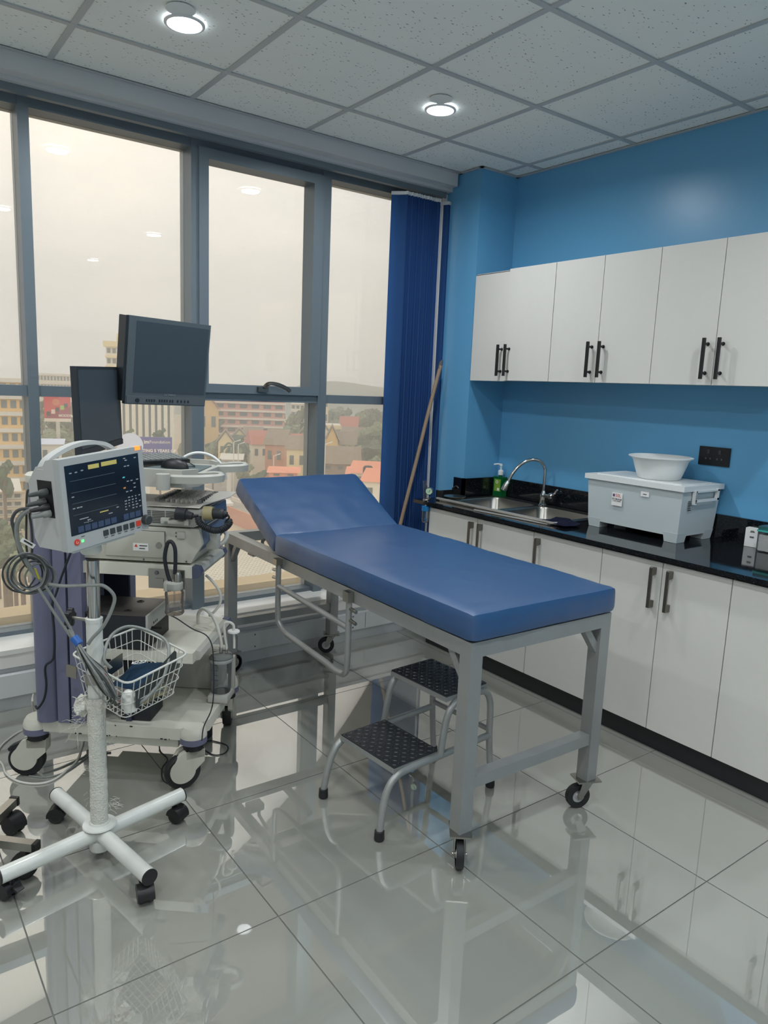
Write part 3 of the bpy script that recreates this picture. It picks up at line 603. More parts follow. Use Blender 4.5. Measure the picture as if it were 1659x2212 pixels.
bp_ = bk.build('backrest_pad', MATS['blue_vinyl'], bed)
fr = B().box(.02, .05, 0, .44, -.028, -.002).box(BW - .05, BW - .02, 0, .44, -.028, -.002).box(.05, BW - .05, .41, .44, -.028, -.002).xf(Matrix.Translation((0, hy + .015, hz + .0)) @ Matrix.Rotation(A, 4, 'X'))
fr.build('backrest_frame', MATS['grey_paint_steel'], bed, bevel=.002, seg=1)
B().beam((.30, BL - .0, .70), (.30, hy + .2, .72), .03, .03).tube([(.08, 1.62, .685), (.08, 1.62, .735), (.10, 1.56, .79)], .009).box(.02, .10, 1.60, 1.66, .665, .70).build('ratchet_arm', MATS['grey_paint_steel'], bed, bevel=.002, seg=1)
# side guard hanging down from the near rail
sg = bpy.data.objects.new('side_guard', None); COL.objects.link(sg); sg.parent = bed; sg.location = (-.035, .94, .70)
def L_(y, z): return (0, y - .94, z - .70)
B().tube([L_(1.222, .725), L_(1.222, .50), L_(1.20, .448), L_(1.13, .425)] , .0125, n=12, sm=6).tube([L_(1.13, .425), L_(.80, .41), L_(.72, .402)], .0125, n=12).tube([L_(.72, .402), L_(.665, .412), L_(.645, .465), L_(.645, .715)], .0125, n=12, sm=6).build('guard_loop', MATS['grey_paint_steel'], sg)
B().tube([L_(1.222, .622), L_(.645, .600)], .0125, n=12, rr=[.0115, .0115]).build('guard_bar', MATS['grey_paint_steel'], sg)
B().box(-.02, .02, 1.222 - .94 - .018, 1.222 - .94 + .018, .02, .045).box(-.018, .018, .645 - .94 - .018, .645 - .94 + .018, .005, .045).build('guard_clip', MATS['steel'], sg, bevel=.002)
for (y, z, s) in ((1.222, .69, 1), (1.222, .655, 1), (.645, .68, -1), (.645, .635, -1)): B().cyl(L_(y, z), L_(y + s * .05, z - .005), .007, n=10).build('locking_pin', MATS['steel'], sg)
# ================================================================== DOUBLE STEP STOOL
sa = math.radians(4)
stl = thing('step_stool', 'two-step grey steel stool with black ribbed rubber treads', 'step stool', (1.36, 1.94, 0), sa)
M('stool_paint', (158, 160, 158), .38, .4, var=.15, vscale=14)
tube_r = .0125
for s in (-1, 1):
    y = s * .155
    # low loop: front foot, bend, run back under the low tread to the rear leg
    B().tube([(-.012, y * 1.04, .03), (.0, y * 1.02, .10), (.02, y, .165), (.055, y, .203), (.12, y, .215), (.30, y, .216), (.52, y, .218)], tube_r, n=12, sm=5).build('tube_frame', MATS['stool_paint'], stl)
    B().tube([(.265, y, .215), (.278, y, .30), (.295, y, .365), (.33, y, .402), (.38, y, .410), (.47, y, .408), (.505, y, .385), (.522, y, .33), (.528, y, .2), (.548, y * 1.02, .03)], tube_r, n=12, sm=5).build('tube_frame', MATS['stool_paint'], stl)
    for x in (-.012, .548): B().lathe([(.016, 0), (.018, .006), (.0165, .034), (.0135, .036)], (x, y * 1.04 if x < 0 else y * 1.02, 0), n=16).build('rubber_foot', MATS['black_rubber'], stl)
B().tube([(.527, -.155, .24), (.527, .155, .24)], .010, n=10).build('stretcher', MATS['stool_paint'], stl)
def tread(x0, z):
    w, d = .300, .215
    o = B().box(x0, x0 + d, -w / 2, w / 2, z - .022, z - .004).build('tread_tray', MATS['stool_paint'], stl, bevel=.003)
    r = B().box(x0 + .002, x0 + d - .002, -w / 2 + .002, w / 2 - .002, z - .004, z + .001).build('rubber_mat', MATS['tread_rubber'], stl, bevel=.001, seg=1)
    b = B(); n = 0
    for i in range(10):
        for j in range(14):
            cx_, cy_ = x0 + .014 + i * .0208, -w / 2 + .014 + j * .0209; a = math.radians(45 if (i + j) % 2 else -45)
            dx, dy = math.cos(a) * .009, math.sin(a) * .009; px, py = -math.sin(a) * .0028, math.cos(a) * .0028
            base = [(cx_ - dx, cy_ - dy), (cx_ + px, cy_ + py), (cx_ + dx, cy_ + dy), (cx_ - px, cy_ - py)]
            v = [b.bm.verts.new((p[0], p[1], z + .0008)) for p in base]; t1 = b.bm.verts.new((cx_ - dx * .6, cy_ - dy * .6, z + .0034)); t2 = b.bm.verts.new((cx_ + dx * .6, cy_ + dy * .6, z + .0034))
            for f in ((v[0], v[1], t1), (v[1], t2, t1), (v[1], v[2], t2), (v[2], v[3], t2), (v[3], t1, t2), (v[3], v[0], t1)): b.bm.faces.new(f)
    q = b.build('raised_ribs', MATS['tread_rubber'], r); q['kind'] = 'stuff'
tread(.05, .235); tread(.285, .432)
# ================================================================== PATIENT MONITOR ON ITS ROLLING STAND
M('stand_white', (214, 216, 210), .28, coat=.3); M('gauze', (214, 214, 204), .95, bump=.8, bscale=160, var=.06, vscale=60); M('monitor_shell', (186, 188, 186), .42); M('cable_grey', (128, 132, 128), .42)
M('cable_dark', (62, 66, 66), .5); M('wire_white', (206, 208, 200), .35); M('blue_tape', (30, 92, 170), .4)
S = Vector((.565, 2.19, 0))
stand = thing('monitor_stand', 'white rolling stand with wire basket and gauze wrapped post', 'stand', tuple(S))
def twin_castor(par, x, y, ang, r=.026, top=.062, lever=True):
    c = bpy.data.objects.new('castor', None); COL.objects.link(c); c.parent = par; c.location = (x, y, 0); c.rotation_euler = (0, 0, ang)
    b = B()
    for s in (-1, 1): b.lathe([(0, s * .006), (r - .003, s * .006), (r, s * .009), (r, s * .019), (r - .004, s * .023), (r * .5, s * .024), (0, s * .022)], (.012, 0, r), (0, 1, 0), n=28, cap=False)
    b.build('wheels', MATS['black_plastic'], c)
    h = B(); pts = [(.012 + (r + .004) * math.cos(math.radians(a)), (r + (r + .004) * math.sin(math.radians(a)))) for a in range(-10, 200, 21)]
    prof = [(p[0], -.024, p[1]) for p in pts] + [(.012, -.024, r * .9)]
    h.prism(prof, (0, .048, 0)).cyl((-.002, 0, r * 1.6), (-.002, 0, top), .009, n=14).build('hood', MATS['black_plastic'], c, bevel=.0015, seg=1)
    if lever: B().prism([(-.016, -.012, r + .014), (-.04, -.012, r + .010), (-.043, -.012, r + .016), (-.02, -.012, r + .024)], (0, .024, 0)).build('brake_lever', MATS['black_plastic'], c, bevel=.001, seg=1)
for k, ang in enumerate((-79, 13, 102, 192)):
    a = math.radians(ang); d = Vector((math.cos(a), math.sin(a), 0))
    B().cyl(d * .02 + Vector((0, 0, .085)), d * .30 + Vector((0, 0, .085)), .0235, n=22).build('base_leg', MATS['stand_white'], stand)
    B().cyl(d * .30 + Vector((0, 0, .085)), d * .304 + Vector((0, 0, .085)), .0242, n=22).build('end_cap', MATS['black_plastic'], stand)
    twin_castor(stand, d.x * .272, d.y * .272, math.radians((-100, -60, 150, 120)[k]), lever=k != 1)
B().lathe([(.052, .112), (.05, .116), (.032, .12), (.03, .125)], n=28).lathe([(.03, .03), (.032, .034), (.032, .060), (.03, .064)], n=28).cyl((0, 0, .05), (0, 0, .12), .026).build('hub', MATS['stand_white'], stand)
B().cyl((0, 0, .115), (0, 0, .785), .0235, n=24).lathe([(.0245, .775), (.0252, .787), (.019, .79)], n=24).build('post_sleeve', MATS['stand_white'], stand)
B().cyl((0, 0, .78), (0, 0, .965), .0185, n=24).build('inner_post', MATS['chrome'], stand)
kn = B().lathe([(.0, 0), (.022, .0), (.022, .014), (.012, .018), (0, .019)], (-.052, .039, .785), (-.8, .6, .06), n=20)
for k in range(5):
    a = k * 2 * math.pi / 5; e1 = Vector((.6, .8, 0)); e2 = Vector((0, 0, 1)); q = Vector((-.052, .039, .785)) + (e1 * math.cos(a) + e2 * math.sin(a)) * .02; kn.cyl(q, q + Vector((-.8, .6, .06)) * .014, .009, n=12)
kn.build('star_knob', MATS['black_plastic'], stand); B().cyl((0, 0, .778), (-.052, .039, .785), .0055, n=10).build('knob_screw', MATS['steel'], stand)
# gauze bandage round the post
gz = B(); rings = []; nn = 26
for k in range(46):
    z = .125 + k * .0092; ring = []
    for i in range(nn):
        a = 2 * math.pi * i / nn; r = .0262 + .0022 * noise.noise(Vector((math.cos(a) * 2, math.sin(a) * 2, z * 14))) + .0006 * math.sin(z * 160 + a)
        r += .003 if (k > 40) else 0
        ring.append(gz.bm.verts.new((r * math.cos(a), r * math.sin(a), z)))
    rings.append(ring)
gz.skin(rings); gw = gz.build('gauze_wrap', MATS['gauze'], stand)
fz = B(); random.seed(3)
def tuft(b, c, dirs, n, L, r=.0007):
    for k in range(n):
        p = Vector(c) + Vector((random.uniform(-.01, .01), random.uniform(-.01, .01), random.uniform(-.02, .02))); d = Vector(dirs) + Vector((random.uniform(-.6, .6), random.uniform(-.6, .6), random.uniform(-.7, .7))); pts = [p]
        for j in range(4): d = d + Vector((random.uniform(-.5, .5), random.uniform(-.5, .5), random.uniform(-.6, .3))); pts.append(pts[-1] + d.normalized() * L * random.uniform(.15, .35))
        b.tube(pts, r, n=4, sm=3)
Lf = Vector((-.8, .6, 0)); Rt = -Lf
tuft(fz, Lf * .035 + Vector((0, 0, .52)), Lf, 26, .035, .0010); tuft(fz, Lf * .04 + Vector((0, 0, .47)), Lf, 14, .04, .0006); tuft(fz, Lf * .05 + Vector((0, 0, .45)), Lf + Vector((0, 0, -.5)), 4, .08, .0006)
tuft(fz, Rt * .035 + Vector((0, 0, .185)), Rt, 16, .035, .0006); tuft(fz, Lf * .03 + Vector((0, 0, .30)), Lf, 5, .025, .0005); tuft(fz, Rt * .03 + Vector((0, 0, .38)), Rt, 4, .022, .0005); tuft(fz, Lf * .03 + Vector((0, 0, .2)), Lf, 4, .022, .0005)
q = fz.build('loose_gauze_threads', MATS['gauze'], gw); q['kind'] = 'stuff'
lump = B(); lump.sph(Lf * .045 + Vector((0, 0, .505)), (.022, .022, .034), 20, 14)
for v in lump.bm.verts: v.co += Vector((1, 1, 1)) * .012 * noise.noise(v.co * 60)
lump.build('gauze_tuft', MATS['gauze'], gw)
# wire basket
bk_ = bpy.data.objects.new('wire_basket', None); COL.objects.link(bk_); bk_.parent = stand; bk_.location = (.12, .04, .52)
zt, zb = .64, .515
T4 = [Vector((.524, 2.318, zt)), Vector((.781, 2.466, zt)), Vector((.838, 2.137, zt)), Vector((.60, 1.993, zt))]
B4 = [Vector((.548, 2.29, zb)), Vector((.762, 2.41, zb)), Vector((.800, 2.145, zb)), Vector((.606, 2.04, zb))]
def rounded(Q, r, n=4):
    out_ = []
    for i in range(4):
        a, b_, c_ = Q[i - 1], Q[i], Q[(i + 1) % 4]; d0 = (a - b_).normalized() * r; d1 = (c_ - b_).normalized() * r
        for k in range(n + 1): t = k / n; out_.append(b_ + d0 * (1 - t) ** 2 + d1 * t ** 2)
    return out_
B().tube(rounded(T4, .035), .0034, n=10, closed=True).build('rim_wire', MATS['wire_white'], bk_, world=True)
wb = B()
for f in (.3, .62, 1.0):
    Q = [T4[i].lerp(B4[i], f) for i in range(4)]; wb.tube(rounded(Q, .03), .0014, n=6, closed=True)
def at(Q, i, t): return Q[i].lerp(Q[(i + 1) % 4], t)
for i in range(4):
    L0 = (T4[i] - T4[(i + 1) % 4]).length; m = int(round(L0 / .028))
    for k in range(1, m):
        t = k / m; wb.tube([at(T4, i, t), at(B4, i, t)], .0014, n=6)
for k in range(1, 10): t = k / 10; wb.tube([at(B4, 0, t), at(B4, 2, 1 - t)], .0014, n=6)
for k in range(2, 9): t = k / 9; wb.tube([at(B4, 1, t), at(B4, 3, 1 - t)], .0014, n=6)
wb.build('wire_mesh', MATS['wire_white'], bk_, world=True)
B().beam((.045, .035, .60), (.11, .10, .60), .003, .045).beam((-.04, .06, .60), (-.06, .10, .60), .003, .04).cyl((.0, 0, .585), (0, 0, .615), .031).build('basket_bracket', MATS['steel'], stand, bevel=.001, seg=1)
# ---- things in the basket
def W(px, py, D): return PD(px, py, D)
M('cuff_blue', (22, 62, 92), .75, bump=.3, bscale=250, var=.08, vscale=30)
def cuffm():
    b = B(); n = 14; g = []
    c0_, c1_, c2_, c3_ = Vector((.735, 2.36, .555)), Vector((.80, 2.19, .60)), Vector((.66, 2.08, .575)), Vector((.62, 2.22, .55))
    for i in range(n + 1):
        r = []
        for j in range(n + 1):
            u, v = i / n, j / n; p = c0_.lerp(c1_, u).lerp(c3_.lerp(c2_, u), v); p.z += .016 * math.sin(math.pi * u) * math.sin(math.pi * v) + .008 * noise.noise(Vector((u * 3, v * 3, 1))); r.append(b.bm.verts.new(p))
        g.append(r)
    for i in range(n):
        for j in range(n): b.bm.faces.new([g[i][j], g[i + 1][j], g[i + 1][j + 1], g[i][j + 1]])
    bmesh.ops.solidify(b.bm, geom=b.bm.faces[:], thickness=.018); return b
cf = single('blood_pressure_cuff', cuffm(), MATS['cuff_blue'], 'folded dark blue blood pressure cuff lying in the wire basket', 'cuff')
pc = Vector((.705, 2.215, .611)); rot = Matrix.Rotation(math.radians(-8), 4, 'Z') @ Matrix.Rotation(math.radians(14), 4, 'X')
text('cuff_print', 'ADULT', .015, 'label_white', cf, Matrix.Translation(pc - cf.location) @ rot, ext=.0006); B().tube([Vector((.022 * math.cos(a * .4) + pc.x - cf.location.x, .012 * math.sin(a * .4) + pc.y - cf.location.y, pc.z - cf.location.z)) for a in range(16)], .0007, n=4, closed=True).build('cuff_emblem', MATS['label_white'], cf)
single('cuff_tube', B().tube([(.60, 2.15, .635), (.585, 2.17, .665), (.63, 2.25, .70), (.70, 2.30, .705), (.765, 2.26, .685), (.79, 2.19, .66), (.745, 2.10, .60), (.67, 2.05, .56), (.64, 2.07, .54)], .0052, n=10, sm=6), MATS['cable_grey'], 'grey rubber tube looping up out of the wire basket', 'tube')
single('flat_binder', B().prism([(.635, 2.035, .545), (.80, 2.16, .60), (.81, 2.17, .59), (.645, 2.05, .535)], (0, 0, .05)), MATS['cable_dark'], 'dark flat probe case standing along the front side of the basket', 'case', bevel=.004)
single('oxygen_probe', B().lathe([(0, 0), (.018, .004), (.024, .02), (.024, .05), (.014, .064), (.006, .07)], (.632, 2.062, .522), (-.15, .1, 1), n=18), MATS['stand_white'], 'pale finger probe in the near corner of the basket', 'probe')
single('glass_ampoule_bag', B().tube([(.70, 2.10, .532), (.73, 2.13, .545), (.77, 2.15, .538), (.79, 2.165, .55)], .012, n=12, rr=[.010, .016, .015, .006]), MATS['clear_plastic'], 'crumpled clear plastic bag on the bottom of the basket', 'bag')
single('tan_tubing', B().tube([(.68, 2.09, .527), (.71, 2.12, .532), (.75, 2.13, .527), (.77, 2.16, .532), (.73, 2.15, .537), (.70, 2.12, .530)], .0045, n=8, sm=4), M('tan_rubber', (170, 160, 120), .5), 'loop of tan rubber tubing on the basket floor', 'tube')
single('lead_clips', B().tube([(.575, 2.20, .64), (.59, 2.14, .59), (.60, 2.11, .55)], .006, n=8, sm=3).tube([(.585, 2.22, .63), (.605, 2.15, .57), (.615, 2.11, .535)], .005, n=8, sm=3), M('lead_red', (150, 40, 40), .4), 'red and dark lead clips at the post side of the basket', 'clips')
# bundle of lead wires that runs from the coil down into the basket
bw = thing('lead_wire_bundle', 'bundle of grey lead wires tied with blue tape running into the basket', 'cable bundle', tuple(W(165, 1395, 2.16)))
random.seed(5)
for k in range(11):
    o_ = Vector((random.uniform(-.008, .008), random.uniform(-.008, .008), random.uniform(-.006, .006))); s_ = random.uniform(.6, 2.2)
    pts = [W(150, 1362, 2.2) + o_ * .6, W(166, 1388, 2.17) + o_ * .5, W(190, 1425, 2.14) + o_ * s_, W(222, 1462 + k, 2.12) + o_ * 2 * s_, W(245, 1500 + k, 2.12) + o_ * 1.5 * s_, W(232 + 4 * k, 1524 - 2 * k, 2.13 + .004 * k) + o_]
    B().tube(pts, .0022 + .0008 * (k % 2), n=7, sm=5).build('lead_wire', MATS['cable_grey' if k % 3 else 'cable_dark'], bw, world=True)
B().tube([W(160, 1377, 2.18), W(172, 1392, 2.165)], .0125, n=14).build('blue_tape', MATS['blue_tape'], bw, world=True)
# ---- monitor body
mon = thing('patient_monitor', 'pale grey bedside patient monitor with dark screen and side cables', 'patient monitor', (.583, 2.122, 1.163), tuple(math.radians(v) for v in (0, 0, 0)))
Rm = Matrix.Rotation(math.radians(26), 4, 'Z') @ Matrix.Rotation(math.radians(-.6), 4, 'X') @ Matrix.Rotation(math.radians(-4.6), 4, 'Y')
mon.matrix_basis = Matrix.Translation((.583, 2.122, 1.163)) @ Rm
MI = mon.matrix_basis.inverted()
def PF(x, y, d=0.0):     # pixel -> local point on the front plane of the monitor
    n = Rm.to_3x3() @ Vector((0, 1, 0)); o = mon.matrix_basis @ Vector((0, d, 0)); r = ray(x, y); t = (o - CAM).dot(n) / r.dot(n); return MI @ (CAM + r * t)
w, h = .146, .127
sh = B().prism([(-w + .004, 0.014, -h), (-w + .004, .0, -h + .004), (-w + .004, 0, h - .004), (-w + .004, .012, h), (-w + .004, .045, h - .006), (-w + .004, .058, h - .022), (-w + .004, .088, h - .026), (-w + .004, .125, h - .072), (-w + .004, .125, -h + .025), (-w + .004, .11, -h)], (2 * w - .008, 0, 0))
sh.build('shell', MATS['monitor_shell'], mon, bevel=.004, seg=3)
bz = B().box(-w, w, -.012, .012, -h, h).build('front_bezel', M('bezel_grey', (176, 179, 178), .4), mon, bevel=.009, seg=3)
a, b_ = PF(129, 1003), PF(308, 1118)
sx0, sx1, sz0, sz1 = -.131, .128, -.085, .108
M('screen_glass', (14, 20, 28), .12, spec=.6, emit=(20, 30, 42), es=.55)
sc = B().box(sx0, sx1, -.0125, -.0115, sz0, sz1).build('screen', MATS['screen_glass'], mon, bevel=.006, seg=3)
sc.location = (0, -.0012, 0)
M('ui_yellow', (170, 160, 90), .5, emit=(150, 142, 80), es=.5); M('ui_white', (130, 138, 144), .5, emit=(120, 128, 135), es=.35); M('ui_teal', (80, 170, 170), .5, emit=(60, 150, 150), es=.6); M('ui_orange', (180, 120, 60), .5, emit=(160, 110, 60), es=.6)
M('ui_key', (40, 50, 70), .4, emit=(46, 58, 78), es=.7); M('ui_line', (60, 72, 80), .4, emit=(58, 70, 78), es=.6)
def ui(name, x0, x1, z0, z1, m): return B().box(x0, x1, -.0136, -.0130, z0, z1).build(name, MATS[m], sc)
sc.location = (0, 0, 0)
ui('alarm_banner', -.055, -.018, .088, .100, 'ui_yellow'); ui('alarm_banner', -.01, .045, .089, .101, 'ui_yellow')
for k, z in enumerate((.064, .032, .002, -.030)): ui('trace_line', -.118, .035, z, z + .0012, 'ui_line')
for k in range(10):
    if k != 6: ui('soft_key', -.108 + k * .023, -.089 + k * .023, -.08, -.063, 'ui_key')
random.seed(11); u_ = B()
for r in range(5):
    for c_ in range(5):
        if random.random() < .85: u_.box(.062 + c_ * .0135, .062 + c_ * .0135 + random.uniform(.004, .009), -.0137, -.0130, -.052 + r * .0085, -.049 + r * .0085)
for (x, z) in ((.07, .075), (.082, .075), (.076, .03), (.09, .03), (.07, .0), (.085, .0), (-.118, .02), (-.118, -.012), (-.105, -.012), (-.095, -.012), (-.118, .085), (-.1, .085), (-.08, .087), (.07, .098), (.075, .092), (.11, .095), (.1, .02), (.1, .008), (.112, .03), (.03, -.038)): u_.box(x, x + .008, -.0137, -.0130, z, z + .003)
for (x, z, w_) in ((-.1, -.045, .03), (-.075, -.052, .012), (.0, -.05, .014)): u_.box(x, x + w_, -.0137, -.0130, z, z + .0025)
u_.build('readout_marks', MATS['ui_white'], sc)['kind'] = 'stuff'; text('readout_text', '---/---', .014, 'ui_white', sc, face_front(-.072, -.0137, -.055))
ui('readout_label', .062, .07, .043, .047, 'ui_teal'); ui('readout_label', .062, .07, .012, .016, 'ui_orange'); ui('readout_label', -.03, .0, -.040, -.037, 'ui_yellow')
M('btn_dark', (62, 66, 66), .5); M('btn_red', (214, 72, 52), .45); M('led_green', (60, 220, 90), .4, emit=(90, 255, 120), es=2.2); M('led_orange', (240, 120, 50), .4, emit=(255, 130, 50), es=1.6)
for k in range(6):
    x = -.016 + k * .0245
    B().box(x - .0085, x + .0085, -.0145, -.011, -.1095, -.0935).build('function_key', MATS['btn_red' if k == 5 else 'btn_dark'], mon, bevel=.002, seg=2)
    B().box(x - .006, x + .006, -.0124, -.0119, -.1165, -.1145).build('key_caption', MATS['btn_dark'], mon)
B().cyl((-.1155, -.0115, -.1045), (-.1155, -.0145, -.1045), .0088, n=24).build('power_button', MATS['btn_red'], mon); B().tube([(-.1155 + .0035 * math.cos(a * .6 + 1.9), -.0146, -.1045 + .0035 * math.sin(a * .6 + 1.9)) for a in range(9)], .0006, n=4).build('power_symbol', MATS['label_white'], mon)
B().box(-.1, -.093, -.0135, -.0115, -.1085, -.102).build('green_indicator', MATS['led_green'], mon, bevel=.001); B().box(-.1, -.088, -.0124, -.0119, -.094, -.092).build('key_caption', MATS['btn_dark'], mon)
B().lathe([(.014, .0), (.0155, .004), (.015, .018), (.012, .021), (0, .021)], (.134, -.010, -.096), (0, -1, 0), n=24).build('rotary_knob', MATS['btn_dark'], mon)
B().box(.118, .138, -.0125, -.004, .1165, .1275).build('alarm_light', MATS['led_orange'], mon, bevel=.003)
text('maker_print', 'Monitor', .0, 'btn_dark', mon, face_front(0, 0, 0)) if False else None
hp = [(-.138, .07, h - .035), (-.118, .066, h - .008), (-.06, .062, h + .016), (.0, .06, h + .023), (.06, .06, h + .014), (.105, .066, h - .012), (.12, .07, h - .035)]
hb = B(); P = cat([Vector(p) for p in hp], 5); hb2 = []
for i, p in enumerate(P):
    t = ((P[min(i + 1, len(P) - 1)] - P[max(i - 1, 0)])).normalized(); nrm = t.cross(Vector((0, 1, 0))).normalized()
    hb2.append([hb.bm.verts.new(p + Vector((0, 1, 0)) * a * .014 + nrm * b__ * .0055) for a, b__ in ((-1, -1), (1, -1), (1, 1), (-1, 1))])
hb.skin(hb2); hb.bm.faces.new(hb2[0]); hb.bm.faces.new(hb2[-1]); hb.build('carry_handle', MATS['monitor_shell'], mon, bevel=.003)
pp = B().box(-w - .0006 + .004, -w + .008, .03, .088, -.036, .066).build('port_panel', MATS['black_plastic'], mon, bevel=.002)
for k, (y, z, r) in enumerate(((.05, .036, .010), (.062, .008, .010), (.05, -.006, .010), (.048, -.022, .011))):
    B().lathe([(r, 0), (r, .018), (r * .7, .022), (r * .6, .040), (r * .45, .05)], (-w + .003, y, z), (-1, .25, -.05), n=16).build('cable_plug', MATS[('cable_dark', 'cable_dark', 'blue_tape', 'cable_grey')[k]] if k != 2 else MATS['black_plastic'], mon)
B().box(-.12, .10, .0, .118, -h - .010, -h - .004).box(-.09, .09, .02, .1, -h - .004, -h + .001).build('mounting_plate', MATS['stand_white'], mon, bevel=.002)
B().lathe([(.026, -h - .05), (.030, -h - .045), (.03, -h - .012), (.04, -h - .009)], (-.0, .075, 0), n=20).cyl((.03, .075, -h - .03), (.045, .06, -h - .03), .004, n=10).build('mount_collar', MATS['stand_white'], mon)
# ---- cables at the left of the monitor
cc_ = thing('sensor_cables', 'coil of grey sensor cables hanging from the left side of the monitor', 'cables', tuple(W(60, 1235, 2.25)))
D0 = 2.24
def cable(pts, r, mat, name='cable', D=D0, n=8): return B().tube([W(p[0], p[1], D + (p[2] if len(p) > 2 else 0)) for p in pts], r, n=n, sm=6).build(name, MATS[mat], cc_, world=True)
cable([(88, 1102), (60, 1099), (38, 1103), (26, 1122), (30, 1145), (35, 1165), (45, 1200), (60, 1225)], .0045, 'cable_dark')
cable([(92, 1096, .0), (72, 1098), (48, 1112), (36, 1135), (37, 1165), (47, 1195), (66, 1228), (88, 1252), (108, 1262)], .0068, 'cable_grey')
cable([(72, 1062), (62, 1058), (58, 1070), (57, 1120), (57, 1180), (62, 1208)], .0032, 'cable_dark', D=2.27)
cable([(92, 1070), (72, 1085), (64, 1110), (68, 1140), (70, 1180), (67, 1205)], .0032, 'cable_dark', D=2.26)
random.seed(9)
loops = [(60, 1240, 45, 43), (58, 1237, 40, 42), (63, 1243, 38, 40), (66, 1238, 34, 36), (78, 1245, 36, 32), (88, 1248, 34, 30), (52, 1240, 46, 40), (70, 1240, 44, 42), (60, 1238, 30, 32)]
for k, (cx_, cy_, rx, ry) in enumerate(loops):
    ph = random.uniform(0, 6); pts = [W(cx_ + rx * math.cos(a * .524 + ph) + random.uniform(-1.5, 1.5), cy_ + ry * math.sin(a * .524 + ph) + random.uniform(-1.5, 1.5), D0 + .006 * k - .02) for a in range(12)]
    B().tube(pts, .0026, n=7, closed=True, sm=4).build('cable_loop', MATS['cable_grey' if k % 2 else 'cable_dark'], cc_, world=True)
cable([(36, 1200), (20, 1208), (6, 1232), (12, 1262), (34, 1278), (60, 1270), (78, 1245)], .0024, 'cable_dark')
cable([(105, 1262), (140, 1266), (200, 1264), (225, 1266), (246, 1286), (244, 1310), (225, 1350), (200, 1378), (190, 1392)], .0052, 'cable_grey', D=2.2)
cable([(98, 1265), (120, 1300), (140, 1335), (158, 1368)], .0040, 'cable_grey', D=2.2); cable([(84, 1272), (108, 1310), (128, 1340), (155, 1380), (180, 1430)], .0040, 'cable_grey', D=2.19)
tg = B().beam(W(46, 1165, 2.22), W(74, 1181, 2.22), .002, .013).build('paper_tag', MATS['label_white'], cc_, world=True); B().beam(W(52, 1167.5, 2.216), W(70, 1178, 2.216), .002, .004).build('tag_print', MATS['ink'], cc_, world=True)
B().beam(W(76, 1228, 2.2), W(84, 1250, 2.2), .004, .012).build('yellow_clip', M('yellow_plastic', (170, 160, 40), .5), cc_, world=True)
# ---- second stand, cut off by the left edge
s2 = thing('drip_stand', 'square tube rolling stand cut off by the left edge', 'stand', (.24, 2.34, 0))
for k, (tx, ty) in enumerate(((.373, 2.496), (.381, 2.203), (.08, 2.20), (.12, 2.50))):
    p = Vector((tx - .24, ty - 2.34, .095)); d = p.copy(); d.z = 0; d.normalize()
    B().beam((0, 0, .095), p, .026, .026).build('base_leg', MATS['steel'], s2, bevel=.002, seg=1); B().beam(p - d * .004, p + d * .008, .029, .029).build('end_cap', MATS['black_plastic'], s2, bevel=.002, seg=1)
    twin_castor(s2, p.x - d.x * .025, p.y - d.y * .025, math.radians((-60, 200, 90, 30)[k]), r=.033, top=.083, lever=False)
B().cyl((0, 0, .08), (0, 0, 1.7), .0125, n=16).build('pole', MATS['steel'], s2)
# ================================================================== ENDOSCOPY TROLLEY
M('trolley_cream', (206, 205, 192), .4, var=.04, vscale=10); M('trolley_purple', (106, 108, 132), .42); M('trolley_dark', (52, 56, 76), .5); M('cap_blue', (72, 78, 98), .4); M('castor_cream', (198, 196, 182), .45, var=.06, vscale=18)
M('device_grey', (176, 176, 168), .45, var=.03, vscale=6); M('device_cream', (186, 184, 172), .45); M('device_blue', (84, 100, 122), .4); M('black_matt', (28, 32, 38), .55)
CO = Vector((.50, 2.80, 0)); CA = math.radians(-39.5); CM = Matrix.Translation(CO) @ Matrix.Rotation(CA, 4, 'Z')
U_ = Vector((math.cos(CA), math.sin(CA), 0)); V_ = Vector((-math.sin(CA), math.cos(CA), 0))
def PV(x, y, v):    # pixel -> local trolley point on the plane v
    d = ray(x, y); t = (CO + V_ * v - CAM).dot(V_) / d.dot(V_); return CM.inverted() @ (CAM + d * t)
def cl(u, v, z): return CM @ Vector((u, v, z))
def cthing(name, label, cat, u, v, z, rot=0, group=None): return thing(name, label, cat, tuple(cl(u, v, z)), CA + rot, group)
tr = thing('endoscopy_trolley', 'cream and purple hospital equipment trolley on four large castors', 'trolley', tuple(CO), CA)
# base
b = B().prism([(.0, .07, .190), (.035, -.012, .190), (.555, -.012, .190), (.60, .03, .190), (.638, .08, .190), (.638, .43, .190), (.60, .48, .190), (.555, .518, .190), (.035, .518, .190), (.0, .44, .190)], (0, 0, .045)); b.build('base_tray', MATS['trolley_cream'], tr, bevel=.008, seg=3)
B().box(.12, .54, .01, .50, .150, .190).build('base_skirt', MATS['trolley_cream'], tr, bevel=.006)
random.seed(4); ch_ = B()
for k in range(16):
    u = random.uniform(.05, .6); s_ = random.uniform(.003, .012); zz = random.choice([.1905, .192, .233]); ch_.prism([(u, -.0128, zz - .002), (u + s_, -.0128, zz - .0035), (u + s_ * 1.3, -.0128, zz + .001), (u + s_ * .4, -.0128, zz + .0025)], (0, .001, 0))
ch_.build('chipped_paint', MATS['black_matt'], tr, smooth=False)['kind'] = 'stuff'
